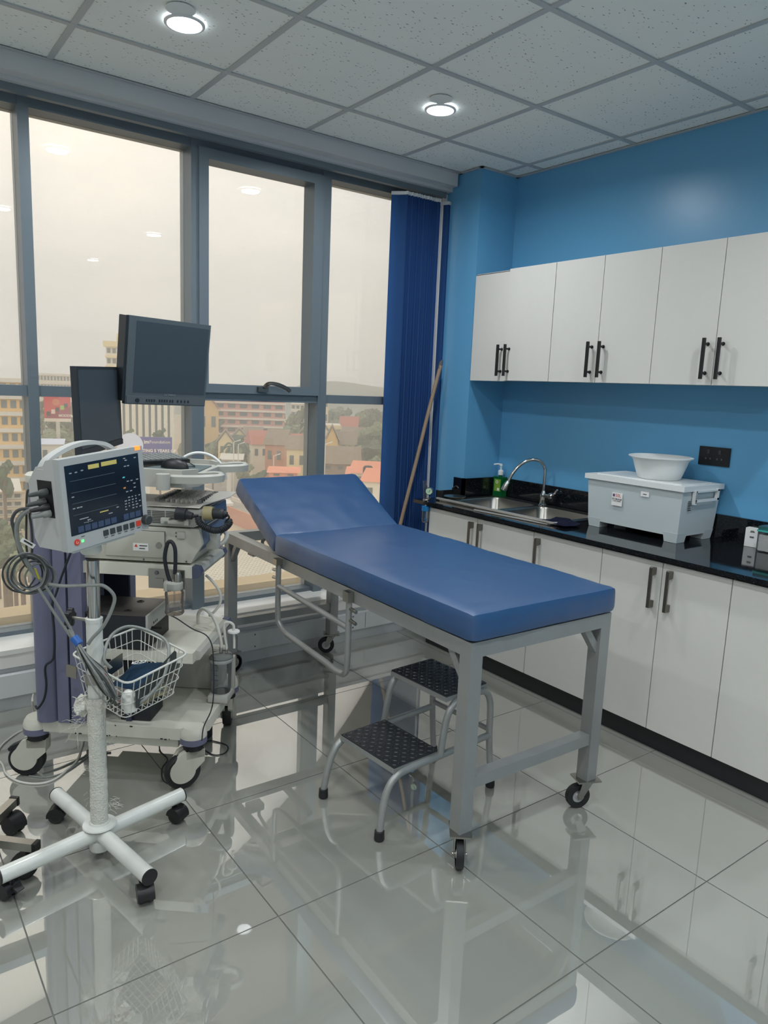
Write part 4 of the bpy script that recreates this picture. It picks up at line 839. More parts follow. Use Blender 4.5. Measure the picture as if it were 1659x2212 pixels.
def big_castor(u, v, ang, brake):
    c = bpy.data.objects.new('castor', None); COL.objects.link(c); c.parent = tr; c.location = (u, v, 0); c.rotation_euler = (0, 0, ang)
    B().lathe([(.038, .236), (.046, .224), (.050, .21), (.050, .198)], n=28).build('corner_dome', MATS['trolley_cream'], c)
    B().lathe([(.046, .172), (.0505, .176), (.0505, .198), (.046, .203)], n=28).build('purple_bumper_ring', MATS['trolley_purple'], c)
    B().cyl((0, 0, .148), (0, 0, .174), .037, n=24).build('collar', MATS['black_rubber'], c)
    r = .066; cx_ = .042
    prof = [(-.036, .150), (.036, .150)] ; arc = [(cx_ + .004 + (r - .019) * math.cos(math.radians(a)), r + .008 + (r - .020) * math.sin(math.radians(a))) for a in range(52, -178, -12)]
    pts = [(-.036, -.03, .150), (.036, -.03, .150), (.055, -.03, .142)] + [(p[0], -.03, p[1]) for p in arc] + [(-.034, -.03, .10)]
    hs = B().prism([(p[0], -.027, p[2]) for p in pts], (0, .020, 0)).prism([(p[0], .007, p[2]) for p in pts], (0, .020, 0)).box(-.034, .034, -.027, .027, .118, .150); hs.build('castor_housing', MATS['castor_cream'], c, bevel=.004)
    B().lathe([(.03, -.017), (r - .004, -.018), (r, -.012), (r, .012), (r - .004, .018), (.03, .017)], (cx_, 0, r), (0, 1, 0), n=36).build('tyre', MATS['black_rubber'], c)
    if brake: B().prism([(.045, -.013, .142), (.095, -.013, .118), (.108, -.013, .108), (.104, -.013, .098), (.09, -.013, .10), (.05, -.013, .128)], (0, .026, 0)).build('brake_pedal', MATS['black_matt'], c, bevel=.004)
big_castor(.0, .02, math.radians(180 + 8), True); big_castor(.595, .02, math.radians(215), False); big_castor(.595, .485, math.radians(100), False); big_castor(.0, .485, math.radians(120), False)
# rear columns
def column(v0, sgn):
    b = B().lathe([(.046, .236), (.046, 1.125)], (.056, v0 + sgn * .03, 0), n=32); b.build('column', MATS['trolley_purple'], tr)
    B().box(.05, .20, v0 + sgn * .008 if sgn > 0 else v0 - .055, v0 + .055 if sgn > 0 else v0 - .008, .236, 1.12).build('column_web', MATS['trolley_dark'], tr, bevel=.003)
    for (u0, u1) in ((.103, .146), (.155, .205)): B().box(u0, u1, (v0 - .006) if sgn > 0 else v0 - .05, v0 + .05 if sgn > 0 else v0 + .006, .236, 1.12).build('column_rib', MATS['trolley_purple'], tr, bevel=.012, seg=4)
    B().lathe([(.052, 1.125), (.054, 1.135), (.054, 1.15), (.045, 1.158)], (.056, v0 + sgn * .03, 0), n=28).build('column_cap', MATS['trolley_cream'], tr)
column(-.018, 1); column(.46, -1)
B().box(.06, .075, .03, .42, .25, 1.10).build('back_panel', MATS['trolley_dark'], tr)
def shelf(u0, u1, v0, v1, z0, z1, near=True):
    B().box(u0, u1, v0, v1, z0, z1).build('shelf', MATS['trolley_cream'], tr, bevel=.004)
    zm = (z0 + z1) / 2
    def nose(k): return [(u1 - .004, 0, z0 - k), (u1 + .016 + k, 0, z0 + .004 - k), (u1 + .026 + k, 0, zm), (u1 + .018 + k, 0, z1 - .004 + k), (u1 - .004, 0, z1 + k)]
    B().prism([(p[0], v0 + .035, p[2]) for p in nose(0)], (0, v1 - v0 - .07, 0)).build('shelf_nose', MATS['device_grey'], tr, bevel=.004)
    for k, (a, b_) in enumerate(((v0 - .002, v0 + .036), (v1 - .036, v1 + .002))):
        if k or near: B().prism([(p[0], a, p[2]) for p in nose(.0015)], (0, b_ - a, 0)).build('corner_cap', MATS['cap_blue'], tr, bevel=.006, seg=3)
shelf(.20, .605, -.005, .345, .806, .848); shelf(.10, .60, .0, .44, .484, .524, near=False)
ks = B().prism([(.10, .01, 1.125), (.10, .40, 1.125), (.56, .40, 1.125), (.60, .34, 1.125), (.60, .07, 1.125), (.56, .01, 1.125)], (0, 0, .045)); ks.build('keyboard_shelf', MATS['device_grey'], tr, bevel=.008, seg=3)
B().prism([(.10, .01, 1.170), (.10, .028, 1.170), (.55, .028, 1.170), (.585, .075, 1.170), (.60, .07, 1.170), (.56, .01, 1.170)], (0, 0, .018)).prism([(.10, .40, 1.170), (.10, .382, 1.170), (.55, .382, 1.170), (.585, .335, 1.170), (.60, .34, 1.170), (.56, .40, 1.170)], (0, 0, .018)).build('shelf_edge', MATS['device_grey'], tr, bevel=.005)
for (v, s) in ((.02, 1), (.37, 1)):
    hp = [(.50, v - .012, 1.155), (.60, v - .03, 1.159), (.665, v - .02, 1.163), (.692, v + .01, 1.165), (.68, v + .05, 1.165), (.645, v + .07, 1.163), (.58, v + .06, 1.157)]
    P = cat([Vector(p) for p in hp], 5); hb = B(); R4 = []
    for i, p in enumerate(P):
        t = (P[min(i + 1, len(P) - 1)] - P[max(i - 1, 0)]).normalized(); nr = t.cross(Vector((0, 0, 1))).normalized()
        R4.append([hb.bm.verts.new(p + nr * a * .009 + Vector((0, 0, 1)) * c_ * .017) for a, c_ in ((-1, -.8), (1, -.8), (1.2, .6), (.3, 1), (-1, .8))])
    hb.skin(R4); hb.bm.faces.new(R4[0]); hb.bm.faces.new(R4[-1]); hb.build('push_handle', MATS['device_grey'], tr, bevel=.003)
B().cyl((.505, -.022, 1.122), (.505, -.022, 1.177), .024, n=24).build('cup_holder', MATS['device_grey'], tr)
B().cyl((.05, .46, 1.10), (.05, .46, 1.47), .018).beam((.05, .46, 1.45), (.20, .78, 1.47), .035, .03).beam((.20, .78, 1.47), (.285, .76, 1.56), .03, .04).build('monitor_arm', MATS['black_matt'], tr, bevel=.004)
# bracket plate on the side of the upper shelf
B().box(.445, .575, -.012, -.006, .765, .835).build('side_bracket', MATS['steel'], tr, bevel=.006); 
for u in (.475, .55): B().lathe([(.008, 0), (.007, .005), (.0, .006)], (u, -.012, .822), (0, -1, 0), n=14).build('bracket_screw', MATS['metal_screw'], tr)
B().box(.47, .50, -.016, -.012, .782, .802).build('bracket_tab', MATS['steel'], tr, bevel=.002)
# ---- light source (lower unit) and video processor (upper unit)
ls = cthing('light_source', 'cream endoscopy light source box on the upper trolley shelf', 'light source', .38, .17, .85)
def cb(b, name, mat, par, **kw): b.xf(CM); return b.build(name, MATS[mat], par, world=True, **kw)
cb(B().prism([(.15, .01, .856), (.592, .01, .856), (.607, .01, .885), (.632, .01, .925), (.622, .01, .982), (.15, .01, .982)], (0, .31, 0)), 'case', 'device_cream', ls, bevel=.004)
cb(B().box(.285, .498, .004, .012, .872, .966), 'lamp_door', 'device_cream', ls, bevel=.001)
cb(B().box(.2835, .4995, .0085, .0115, .8705, .9675), 'door_gap', 'gap_dark', ls); cb(B().lathe([(.012, 0), (.011, .004)], (.478, .006, .918), (0, -1, 0), n=20), 'door_lock', 'steel', ls)
lb = cb(B().box(.385, .44, .003, .0042, .895, .922), 'warning_label', 'label_white', ls); cb(B().box(.408, .436, .0022, .003, .912, .915), 'label_print', 'ink', ls); cb(B().box(.408, .428, .0022, .003, .902, .905), 'label_print', 'ink', ls); cb(B().prism([(.39, .0022, .909), (.402, .0022, .909), (.396, .0022, .919)], (0, .0008, 0)), 'warning_sign', 'btn_red', ls)
cb(B().box(.545, .572, .003, .010, .946, .97), 'side_switch', 'device_grey', ls, bevel=.002); cb(B().lathe([(.003, 0), (.002, .002)], (.538, .010, .965), (0, -1, 0), n=8).lathe([(.003, 0), (.002, .002)], (.538, .010, .952), (0, -1, 0), n=8).lathe([(.004, 0), (.003, .002)], (.42, .01, .862), (0, -1, 0), n=8).lathe([(.004, 0), (.003, .002)], (.575, .01, .862), (0, -1, 0), n=8), 'case_screws', 'metal_screw', ls)
cb(B().prism([(.608, .03, .888), (.646, .03, .935), (.640, .03, .978), (.615, .03, .978)], (0, .27, 0)), 'front_panel', 'device_blue', ls, bevel=.004)
cb(B().cyl((.62, .09, .93), (.67, .09, .925), .024, n=20).box(.63, .672, .06, .10, .90, .965), 'scope_socket', 'device_grey', ls, bevel=.004)
cb(B().tube([(.62, .14, .89), (.66, .16, .90), (.67, .20, .925), (.64, .24, .94)], .009, sm=3), 'front_handle', 'device_grey', ls)
vp = cthing('video_processor', 'grey vented video processor on top of the light source', 'video processor', .38, .17, .985)
cb(B().prism([(.15, .012, .986), (.60, .012, .986), (.635, .012, 1.0), (.63, .012, 1.052), (.15, .012, 1.052)], (0, .30, 0)), 'case', 'device_grey', vp, bevel=.004)
v_ = B()
for r in range(8):
    for (u0, u1) in ((.40, .448), (.452, .498), (.502, .54)): v_.box(u0, u1, .0105, .0135, .997 + r * .0058, .9998 + r * .0058)
cb(v_, 'vent_slots', 'gap_dark', vp)
cb(B().prism([(.628, .03, .992), (.642, .03, 1.0), (.638, .03, 1.046), (.628, .03, 1.048)], (0, .27, 0)), 'front_panel', 'device_blue', vp, bevel=.002)
M('device_tray', (186, 182, 174), .35, .3)
lid = cthing('perforated_tray', 'flat silver perforated tray lying on top of the video processor', 'tray', .55, .17, 1.054)
cb(B().prism([(.425, .005, 1.056), (.625, .005, 1.056), (.632, .02, 1.066), (.690, .17, 1.075), (.675, .315, 1.072), (.43, .315, 1.072), (.43, .02, 1.066)], (0, 0, .004)), 'tray_plate', 'device_tray', lid, bevel=.0015, seg=1)
ls_ = B()
for r in range(10): ls_.box(.452, .468, .04 + r * .026, .044 + r * .026, 1.0665, 1.0795); ls_.box(.60, .616, .05 + r * .024, .054 + r * .024, 1.0665, 1.0795)
cb(ls_, 'slots', 'metal_screw', lid)['kind'] = 'stuff'
ds = B()
for r in range(14):
    for c_ in range(6): ds.cyl((.49 + c_ * .018, .05 + r * .018, 1.0665), (.49 + c_ * .018, .05 + r * .018, 1.0785), .003, n=6)
o = cb(ds, 'dimples', 'device_tray', lid); o['kind'] = 'stuff'
# ---- camera plug with coiled cable hooked on the processor
cp = thing('coiled_scope_cable', 'black coiled cable with two plugs hooked to the processor side', 'cable', tuple(CM @ PV(395, 1122, -.03)))
a0 = PV(381, 1109, -.02); a1 = PV(402, 1112, -.02); a2 = PV(416, 1115, -.02); a3 = PV(428, 1114, -.02)
cb(B().cyl(a0, a1, .023, .021, n=22).cyl(a1, a2, .016, .012, n=18).cyl(a2, a3, .007, .005, n=10), 'left_plug', 'black_matt', cp)
q0, q1, q2, q3 = PV(441, 1109, -.01), PV(461, 1109, -.01), PV(484, 1111, -.01), PV(491, 1111, -.01)
cb(B().cyl(q0, q1, .025, .024, n=24), 'beige_socket', 'tan_beige' if 'tan_beige' in MATS else M('tan_beige', (150, 140, 104), .45).name, cp)
cb(B().cyl(q1, q2, .019, .018, n=20).cyl(q2, q3, .014, .009, n=14), 'right_plug', 'black_matt', cp)
pts = [PV(x, y, -.03) for x, y in ((428, 1117), (430, 1128), (440, 1137), (452, 1143), (465, 1146), (478, 1144), (489, 1138), (496, 1129), (494, 1125))]
core = cat(pts, 8); coil = []
for i in range(len(core) - 1):
    t = (core[i + 1] - core[i]).normalized(); e1 = t.orthogonal().normalized(); ref = Vector((0, 1, 0)); e1 = (ref - t * ref.dot(t)).normalized(); e2 = t.cross(e1)
    for k in range(6): a = 2 * math.pi * (k / 6 + (i * 0)); p = core[i].lerp(core[i + 1], k / 6); a = 2 * math.pi * ((i + k / 6) * .42); coil.append(p + (e1 * math.cos(a) + e2 * math.sin(a)) * .0088)
cb(B().tube(coil, .0036, n=6), 'coil', 'black_matt', cp)
cb(B().tube([PV(x, y, -.02) for x, y in ((491, 1111), (495, 1118), (489, 1124), (487, 1130), (494, 1132))], .0035, n=8, sm=4), 'cable_tail', 'black_matt', cp); cb(B().tube([PV(x, y, -.02) for x, y in ((416, 1114), (426, 1115), (430, 1120))], .0035, n=8, sm=4), 'cable_tail', 'black_matt', cp)
cb(B().box(.50, .585, -.012, .008, 1.0, 1.012).box(.575, .592, -.018, .006, .998, 1.03).box(.49, .52, -.012, .01, 1.0, 1.02), 'cable_hook', 'device_grey', cp, bevel=.003)
# ---- water bottle on the bracket
wbm = thing('water_bottle', 'clear water bottle with black hose clamped to the trolley side', 'bottle', tuple(CM @ PV(377, 1328, -.04)))
c_ = PV(377, 1300, -.04); M_pink = thin_glass('rosy_plastic', (.90, .86, .83), veil=.10, veilcol=(.85, .78, .74), ior=1.4)
cb(B().lathe([(.0, -.043), (.030, -.043), (.0335, -.038), (.0335, -.034), (.0315, -.03), (.0315, .02), (.033, .026), (.033, .034), (.026, .05), (.024, .06)], c_, n=32, cap=False), 'bottle', 'rosy_plastic', wbm)
cb(B().cyl(c_ + Vector((0, 0, -.04)), c_ + Vector((0, 0, .05)), .003, n=8), 'dip_tube', 'clear_plastic', wbm)
cb(B().lathe([(.027, .046), (.030, .05), (.030, .07), (.022, .074), (.0, .074)], c_, n=24).lathe([(.015, .06), (.015, .09), (.011, .095)], c_ + Vector((-.02, -.008, -.018)), n=16), 'cap', 'device_grey', wbm)
cb(B().lathe([(.0115, .07), (.013, .08), (.012, .10), (.008, .108)], c_ + Vector((.012, 0, 0)), n=16), 'metal_connector', 'steel', wbm)
hose = [PV(x, y, -.045) for x, y in ((370, 1262), (362, 1240), (356, 1205), (362, 1174), (371, 1171), (378, 1185), (379, 1210), (378, 1240))]
cb(B().tube(hose, .0068, n=12, sm=6), 'black_hose', 'black_matt', wbm)
# ---- computer
cpu = cthing('computer_case', 'black desktop computer lying flat on the lower trolley shelf', 'computer', .28, .10, .525)
cb(B().box(.115, .428, -.002, .215, .528, .652), 'case', 'black_matt', cpu, bevel=.002); cb(B().box(.115, .430, -.003, .216, .652, .657), 'top_cover', 'cpu_top_lit' if 'cpu_top_lit' in MATS else M('cpu_top_lit', (84, 80, 78), .4, .3).name, cpu, bevel=.002)  # top colour lighter than the case: light from above painted in
cb(B().box(.428, .437, -.003, .216, .60, .657), 'silver_front', 'device_grey', cpu, bevel=.002); cb(B().box(.428, .436, -.003, .216, .53, .60), 'black_front', 'black_plastic', cpu, bevel=.002)
for (u, v) in ((.345, .045), (.345, .165)): cb(B().lathe([(.014, 0), (.013, .002), (.008, .002), (.006, .0)], (u, v, .657), n=16), 'case_foot', 'black_plastic', cpu)
cb(B().box(.4365, .438, .05, .06, .61, .618).box(.4365, .438, .07, .076, .61, .618).box(.4365, .438, .085, .091, .61, .618), 'front_ports', 'gap_dark', cpu)
cb(B().box(.436, .475, .028, .04, .598, .606), 'usb_plug', 'black_plastic', cpu, bevel=.002)
# thin black cable from the computer down to the floor
single('usb_cable', B().tube([CM @ PV(360, 1327, .0), CM @ PV(380, 1335, -.01), CM @ PV(415, 1358, -.03), CM @ PV(445, 1372, -.04), CM @ PV(458, 1395, -.05), CM @ PV(461, 1430, -.05), CM @ PV(462, 1475, -.05), CM @ PV(460, 1515, -.05), CM @ PV(454, 1540, -.055), CM @ PV(440, 1570, -.06), CM @ PV(436, 1600, -.07)], .0022, n=7, sm=6), 'black_matt', 'thin black cable hanging from the computer over the trolley edge', 'cable')
# black device + silver pouch behind the basket, black box on the base
dv = cthing('recorder_box', 'black recorder unit below the lower shelf behind the basket', 'recorder', .25, .12, .40)
cb(B().box(.12, .36, .02, .30, .395, .478), 'case', 'black_matt', dv, bevel=.003); 
for k in range(8): cb(B().box(.355, .366, .04 + k * .03, .052 + k * .03, .42, .465), 'heat_sink_fin', 'black_plastic', dv)
cb(B().box(.10, .37, .0, .32, .386, .395), 'carrier', 'steel', dv, bevel=.001); cb(B().box(.11, .13, .02, .30, .236, .386), 'support_leg', 'trolley_dark', dv); cb(B().box(.34, .36, .02, .04, .236, .386), 'support_leg', 'trolley_dark', dv)
single('foil_pouch', B().prism([(.215, -.005, .365), (.365, -.02, .36), (.355, -.03, .48), (.225, -.02, .475)], (0, -.006, 0)).xf(CM), M('foil', (160, 152, 142), .4, .5, bump=.6, bscale=25), 'beige silver foil pouch hanging behind the wire basket', 'pouch', bevel=.002)
bb = single('black_box', B().box(.315, .43, .03, .16, .2365, .315).xf(CM), MATS['black_matt'], 'small black box on the trolley base under the wire basket', 'box', bevel=.003)
# ---- suction pump with jar
sp = cthing('suction_pump', 'grey suction pump box on the trolley base', 'suction pump', .50, .40, .237)
cb(B().box(.33, .60, .345, .47, .238, .388), 'case', 'device_grey', sp, bevel=.004); cb(B().box(.59, .67, .215, .33, .238, .268).box(.59, .605, .30, .40, .24, .40).box(.658, .672, .30, .335, .26, .40), 'jar_holder', 'device_grey', sp, bevel=.005)
jr = cthing('suction_jar', 'clear graduated suction jar with tubes on the trolley corner', 'jar', .630, .265, .269)
thin_glass('jar_glass', (.88, .90, .92), veil=.14, veilcol=(.80, .82, .86), ior=1.45, rough=.05)
jr_b = B().lathe([(.0, .0), (.036, .0), (.039, .006), (.043, .128), (.0435, .135)], n=36, cap=False); jr_b.build('jar_body', MATS['jar_glass'], jr)
B().lathe([(.045, .130), (.047, .134), (.047, .150), (.040, .158), (.0, .166)], n=36, cap=False).build('jar_lid', MATS['clear_plastic'], jr)
B().lathe([(.045, .128), (.0478, .132), (.0478, .141), (.045, .145)], n=36).build('lid_ring', M('ring_grey', (160, 164, 164), .4), jr)
B().box(-.028, -.0, -.0425, -.04, .10, .102).box(-.02, 0, -.0425, -.04, .08, .082).box(-.028, 0, -.0425, -.04, .06, .062).build('graduation', MATS['cap_blue'], jr)
B().cyl((0, 0, .16), (0, 0, .185), .008, n=12).cyl((.018, .012, .155), (.018, .012, .175), .006, n=12).build('spigot', MATS['clear_plastic'], jr)
M('milky_tube', (214, 212, 204), .3, spec=.4)
jw = jr.matrix_basis if False else (Matrix.Translation(cl(.630, .265, .269)) @ Matrix.Rotation(CA, 4, 'Z'))
J0 = jw @ Vector((0, 0, .175)); J1 = jw @ Vector((.018, .012, .17)); DJ = math.hypot(J0.x, J0.y)
single('suction_tube', B().tube([J0, J0 + Vector((0, 0, .03)), PD(470, 1355, DJ), PD(458, 1330, DJ + .02), PD(440, 1315, DJ + .05), PD(429, 1325, DJ + .07), PD(428, 1345, DJ + .09)], .0068, n=12, sm=7), 'milky_tube', 'milky suction tube curving from the jar onto the lower shelf', 'tube')
single('upper_suction_tube', B().tube([PD(445, 1243, 2.92), PD(458, 1255, 2.90), PD(474, 1278, 2.89), PD(476, 1300, 2.89), PD(466, 1318, 2.89), PD(452, 1330, 2.90)], .0055, n=10, sm=6), 'milky_tube', 'milky tube hanging between the two trolley shelves', 'tube')
ft = thing('filter_tube', 'short tube with round white disc filter beside the suction jar', 'filter', tuple(PD(506, 1395, DJ)))
B().tube([J1, J1 + Vector((0, 0, .02)), PD(484, 1350, DJ), PD(494, 1344, DJ), PD(504, 1350, DJ), PD(505, 1362, DJ)], .0055, n=10, sm=6).build('tube', MATS['milky_tube'], ft, world=True)
fcn = PD(505, 1364, DJ); B().lathe([(.006, -.006), (.023, -.004), (.0245, 0), (.023, .004), (.006, .006)], fcn, n=28).build('disc_filter', MATS['white_plastic'], ft, world=True)
B().tube([fcn, PD(506, 1385, DJ), PD(506, 1400, DJ)], .005, n=10).build('tube_end', MATS['milky_tube'], ft, world=True)
# ---- keyboard, mat, mouse
kbm = cthing('keyboard', 'black keyboard lying askew at the back of the trolley top shelf', 'keyboard', .315, .235, 1.1730, rot=math.radians(52))
B().box(-.19, .19, -.062, .062, .012, .026).xf(Matrix.Rotation(math.radians(6), 4, 'X')).build('keyboard_body', MATS['black_plastic'], kbm, bevel=.003)
kk = B()
for i in range(16):
    for j in range(6): kk.box(-.183 + i * .0229, -.183 + i * .0229 + .0185, -.055 + j * .0185, -.055 + j * .0185 + .0150, .026, .031)
kk.xf(Matrix.Rotation(math.radians(6), 4, 'X')).build('keys', M('key_grey', (128, 132, 130), .5), kbm)
single('mouse_mat', B().prism([(.36, .06, 1.1705), (.56, .06, 1.1705), (.585, .12, 1.1705), (.575, .32, 1.1705), (.40, .33, 1.1705)], (0, 0, .0035)).xf(CM), M('mat_print', (92, 104, 106), .5, var=.35, vscale=22), 'grey patterned mouse mat on the trolley top shelf', 'mouse mat')
mm_ = cthing('computer_mouse', 'black computer mouse on the patterned mat', 'mouse', .475, .185, 1.1745, rot=math.radians(-14))
ms = B().sph((0, 0, .0), (.057, .031, .036), 28, 16); bmesh.ops.bisect_plane(ms.bm, geom=ms.bm.verts[:] + ms.bm.edges[:] + ms.bm.faces[:], plane_co=(0, 0, 0), plane_no=(0, 0, -1), clear_outer=True)
es = [e for e in ms.bm.edges if e.is_boundary]; bmesh.ops.holes_fill(ms.bm, edges=es); ms.build('mouse_shell', MATS['black_plastic'], mm_)
B().box(.02, .038, -.002, .002, .022, .032).build('scroll_wheel', MATS['black_rubber'], mm_, bevel=.001)
single('mouse_cable', B().tube([cl(.525, .175, 1.1820), cl(.54, .22, 1.1790), cl(.50, .30, 1.1790), cl(.44, .36, 1.1920), cl(.38, .33, 1.1920)], .0018, n=6, sm=5), 'black_matt', 'thin black mouse cable on the trolley top shelf', 'cable')
# white arched wire guide + grey posts behind the shelf
single('white_arch', B().tube([cl(.40, .42, 1.10), cl(.41, .43, 1.17), cl(.46, .45, 1.205), (cl(.52, .47, 1.20)), cl(.57, .48, 1.16), cl(.59, .48, 1.10)], .006, n=10, sm=6), 'white_plastic', 'white arched scope hanger at the far side of the top shelf', 'hanger')
# ---- flat monitors
def monitor(name, label, c, rot, w, h, dep, chin, mt, yaw_bezel):
    m = thing(name, label, 'monitor'); R_ = Matrix.Rotation(math.radians(rot[0]), 4, 'Z') @ Matrix.Rotation(math.radians(rot[1]), 4, 'X') @ Matrix.Rotation(math.radians(rot[2]), 4, 'Y'); m.matrix_basis = Matrix.Translation(c) @ R_
    return m
M('mon_shell', (88, 98, 104), .45); M('mon_screen', (66, 76, 84), .32, spec=.6); M('mon_shell_dark', (44, 50, 56), .4); M('mon_print', (140, 148, 154), .4)
bm_ = monitor('medical_display', 'large grey medical display on the trolley arm against the window', (1.146, 3.128, 1.566), (13, 6.3, 1), .42, .36, .05, 0, 0, 0)
w, h = .198, .180
B().box(-w, w, 0, .024, -h, h).build('front_frame', MATS['mon_shell'], bm_, bevel=.006, seg=3)
B().prism([(-w + .004, .024, -h + .003), (-w + .004, .024, h - .004), (-w + .04, .07, h - .03), (-w + .04, .07, -h + .03)], (.0001, 0, 0)) if False else None
B().box(-w - .012, -w + .004, .006, .06, -h + .012, h - .002).box(-w + .01, w - .01, .02, .062, -h + .01, h - .01).build('rear_shell', MATS['mon_shell_dark'], bm_, bevel=.008, seg=2)
B().box(-.165, .188, -.0012, .001, -.128, .162).build('screen', MATS['mon_screen'], bm_, bevel=.001, seg=1)
B().box(-w + .004, w - .004, -.003, .001, -h + .004, -.145).build('control_strip', M('mon_strip', (94, 102, 106), .45), bm_, bevel=.002)
B().cyl((-.145, -.003, -.162), (-.145, -.007, -.162), .009, n=20).build('power_key', MATS['mon_shell_dark'], bm_)
for k, x in enumerate((-.10, -.088, -.076, -.064, -.038, -.026, -.014, -.002, .014, .026, .052, .070, .088, .106)): B().box(x - .0035, x + .0035, -.0042, -.002, -.167, -.156).build('control_key', MATS['mon_shell_dark'], bm_, bevel=.001, seg=1)
text('maker_name', 'OLYMPUS', .013, 'mon_print', bm_, face_front(.012, -.0016, -.137))
B().box(-.05, .05, .06, .09, -.06, .06).build('rear_mount', MATS['mon_shell_dark'], bm_, bevel=.004)
sm_ = monitor('computer_screen', 'slim black computer screen turned sideways behind the patient monitor', (.811, 2.953, 1.376), (57, -1.2, -1.1), .5, .32, .03, 0, 0, 0)
w, h = .25, .16
B().box(-w, w, 0, .022, -h, h).build('frame', MATS['mon_shell_dark'], sm_, bevel=.003); B().box(-w + .012, w - .012, -.001, .001, -h + .026, h - .012).build('screen', MATS['mon_screen'], sm_)
B().box(-.16, .16, .02, .05, -.10, .10).build('rear_bulge', MATS['mon_shell_dark'], sm_, bevel=.01); B().box(-w, w, -.003, .0, -h, -h + .022).build('chin', MATS['mon_shell_dark'], sm_, bevel=.001)
B().box(-.035, .035, .045, .075, -.205, .03).build('neck', MATS['mon_shell_dark'], sm_, bevel=.004); B().lathe([(.11, -.208), (.108, -.201), (.03, -.197)], (0, .07, 0), n=30).build('foot', MATS['mon_shell_dark'], sm_)
# ---- cables on the floor
def fl(x, y, r): return PZ(x, y, r)
wc = .0042
single('white_power_cable', B().tube([fl(72, 1500, .16), PD(70, 1515, 3.1), fl(72, 1545, .08), fl(60, 1570, .008), fl(30, 1588, wc), fl(2, 1612, wc), fl(-6, 1635, wc), fl(6, 1652, wc), fl(14, 1672, wc), fl(40, 1688, wc), fl(80, 1693, wc), fl(115, 1685, wc), fl(145, 1663, wc), fl(168, 1640, wc), fl(180, 1600, wc), fl(190, 1570, wc)], wc, n=10, sm=6), 'milky_tube', 'white power cable looping over the floor around the left castor', 'cable')
single('thin_floor_cable', B().tube([fl(92, 1670, .003), fl(130, 1658, .003), fl(170, 1640, .003), fl(200, 1628, .003), fl(240, 1625, .003)], .0028, n=8, sm=5), 'cable_grey', 'thin grey cable trailing on the floor under the trolley', 'cable')
single('floor_cable', B().tube([fl(63, 1676, .003), fl(100, 1679, .003), fl(140, 1668, .003), fl(175, 1645, .003), fl(215, 1615, .003)], .003, n=8, sm=5), 'cable_grey', 'second grey cable on the floor beside the left castor', 'cable')
single('black_power_cord', B().tube([fl(436, 1606, .003), fl(455, 1600, .003), fl(490, 1610, .003), fl(488, 1625, .003), fl(465, 1631, .003), fl(445, 1622, .003), fl(432, 1610, .003), fl(425, 1622, .003)], .0024, n=8, sm=6).tube([fl(344, 1600, .02), fl(346, 1622, .003), fl(362, 1640, .003), fl(350, 1660, .003), fl(352, 1685, .003), fl(372, 1694, .003), fl(392, 1690, .003)], .0024, n=8, sm=6), 'black_matt', 'black power cord curled on the floor by the right castor', 'cord')
ad = PZ(441, 1590, 0); single('power_adapter', B().box(-.02, .02, -.03, .03, 0, .075).xf(Matrix.Translation((ad.x, ad.y, 0)) @ Matrix.Rotation(.5, 4, 'Z')), 'black_plastic', 'black power adapter standing on the floor behind the right castor', 'adapter', bevel=.004)
cd_ = [PV(162, 1170, -.055), PV(135, 1240, -.055), PV(122, 1280, -.055), PV(112, 1310, -.055), PV(117, 1360, -.06), PV(116, 1420, -.06), PV(98, 1440, -.055), PV(100, 1480, -.055), PV(95, 1510, -.055), PV(82, 1530, -.055), PV(77, 1526, -.04)]
single('column_cable', B().tube(cd_, .0042, n=8, sm=6).xf(CM), 'black_matt', 'black cable hanging down the purple trolley column', 'cable')
# ---- socket outlet with plug in the trunking
ws = thing('floor_socket', 'dark socket plate in the white trunking below the window', 'socket', (.40, 3.436, .075))
B().box(-.042, .06, -.004, .0, .006, .088).build('plate', MATS['black_matt'], ws, bevel=.002)
single('mains_plug', B().prism([(-.025, 0, .004), (.025, 0, .004), (.03, 0, .02), (.018, 0, .052), (-.018, 0, .052), (-.03, 0, .02)], (0, -.028, 0)).xf(Matrix.Translation((.405, 3.431, .088))), 'white_plastic', 'white mains plug in the socket below the window', 'plug', bevel=.004)
# ================================================================== THE CITY OUTSIDE (camera about 23 m above the street)
G = -22.0
M('ground_dust', (186, 172, 150), .9, var=.18, vscale=.05); M('asphalt', (158, 154, 148), .9, var=.08, vscale=.2); M('pale_paving', (200, 194, 178), .85, var=.08, vscale=.3)  # city colours are paled: part of the distance haze sits in them
M('concrete', (204, 202, 196), .85, var=.06, vscale=.4); M('ochre_wall', (222, 186, 126), .85); M('glass_dark', (92, 104, 108), .25, spec=.6); M('pink_wall', (206, 152, 138), .85); M('band_white', (226, 218, 208), .8)
M('cream_wall', (232, 214, 168), .85); M('pale_wall', (226, 222, 206), .85); M('brown_roof', (138, 124, 110), .9, var=.2, vscale=1.2); M('red_roof', (178, 112, 98), .9, var=.15, vscale=1.2); M('orange_roof', (222, 148, 122), .85, var=.1, vscale=.6)
M('leaf_a', (98, 110, 86), .95, var=.4, vscale=1.6); M('leaf_b', (126, 136, 112), .95, var=.35, vscale=1.4); M('leaf_c', (84, 100, 80), .95, var=.4, vscale=1.8); M('trunk', (110, 96, 82), .9)
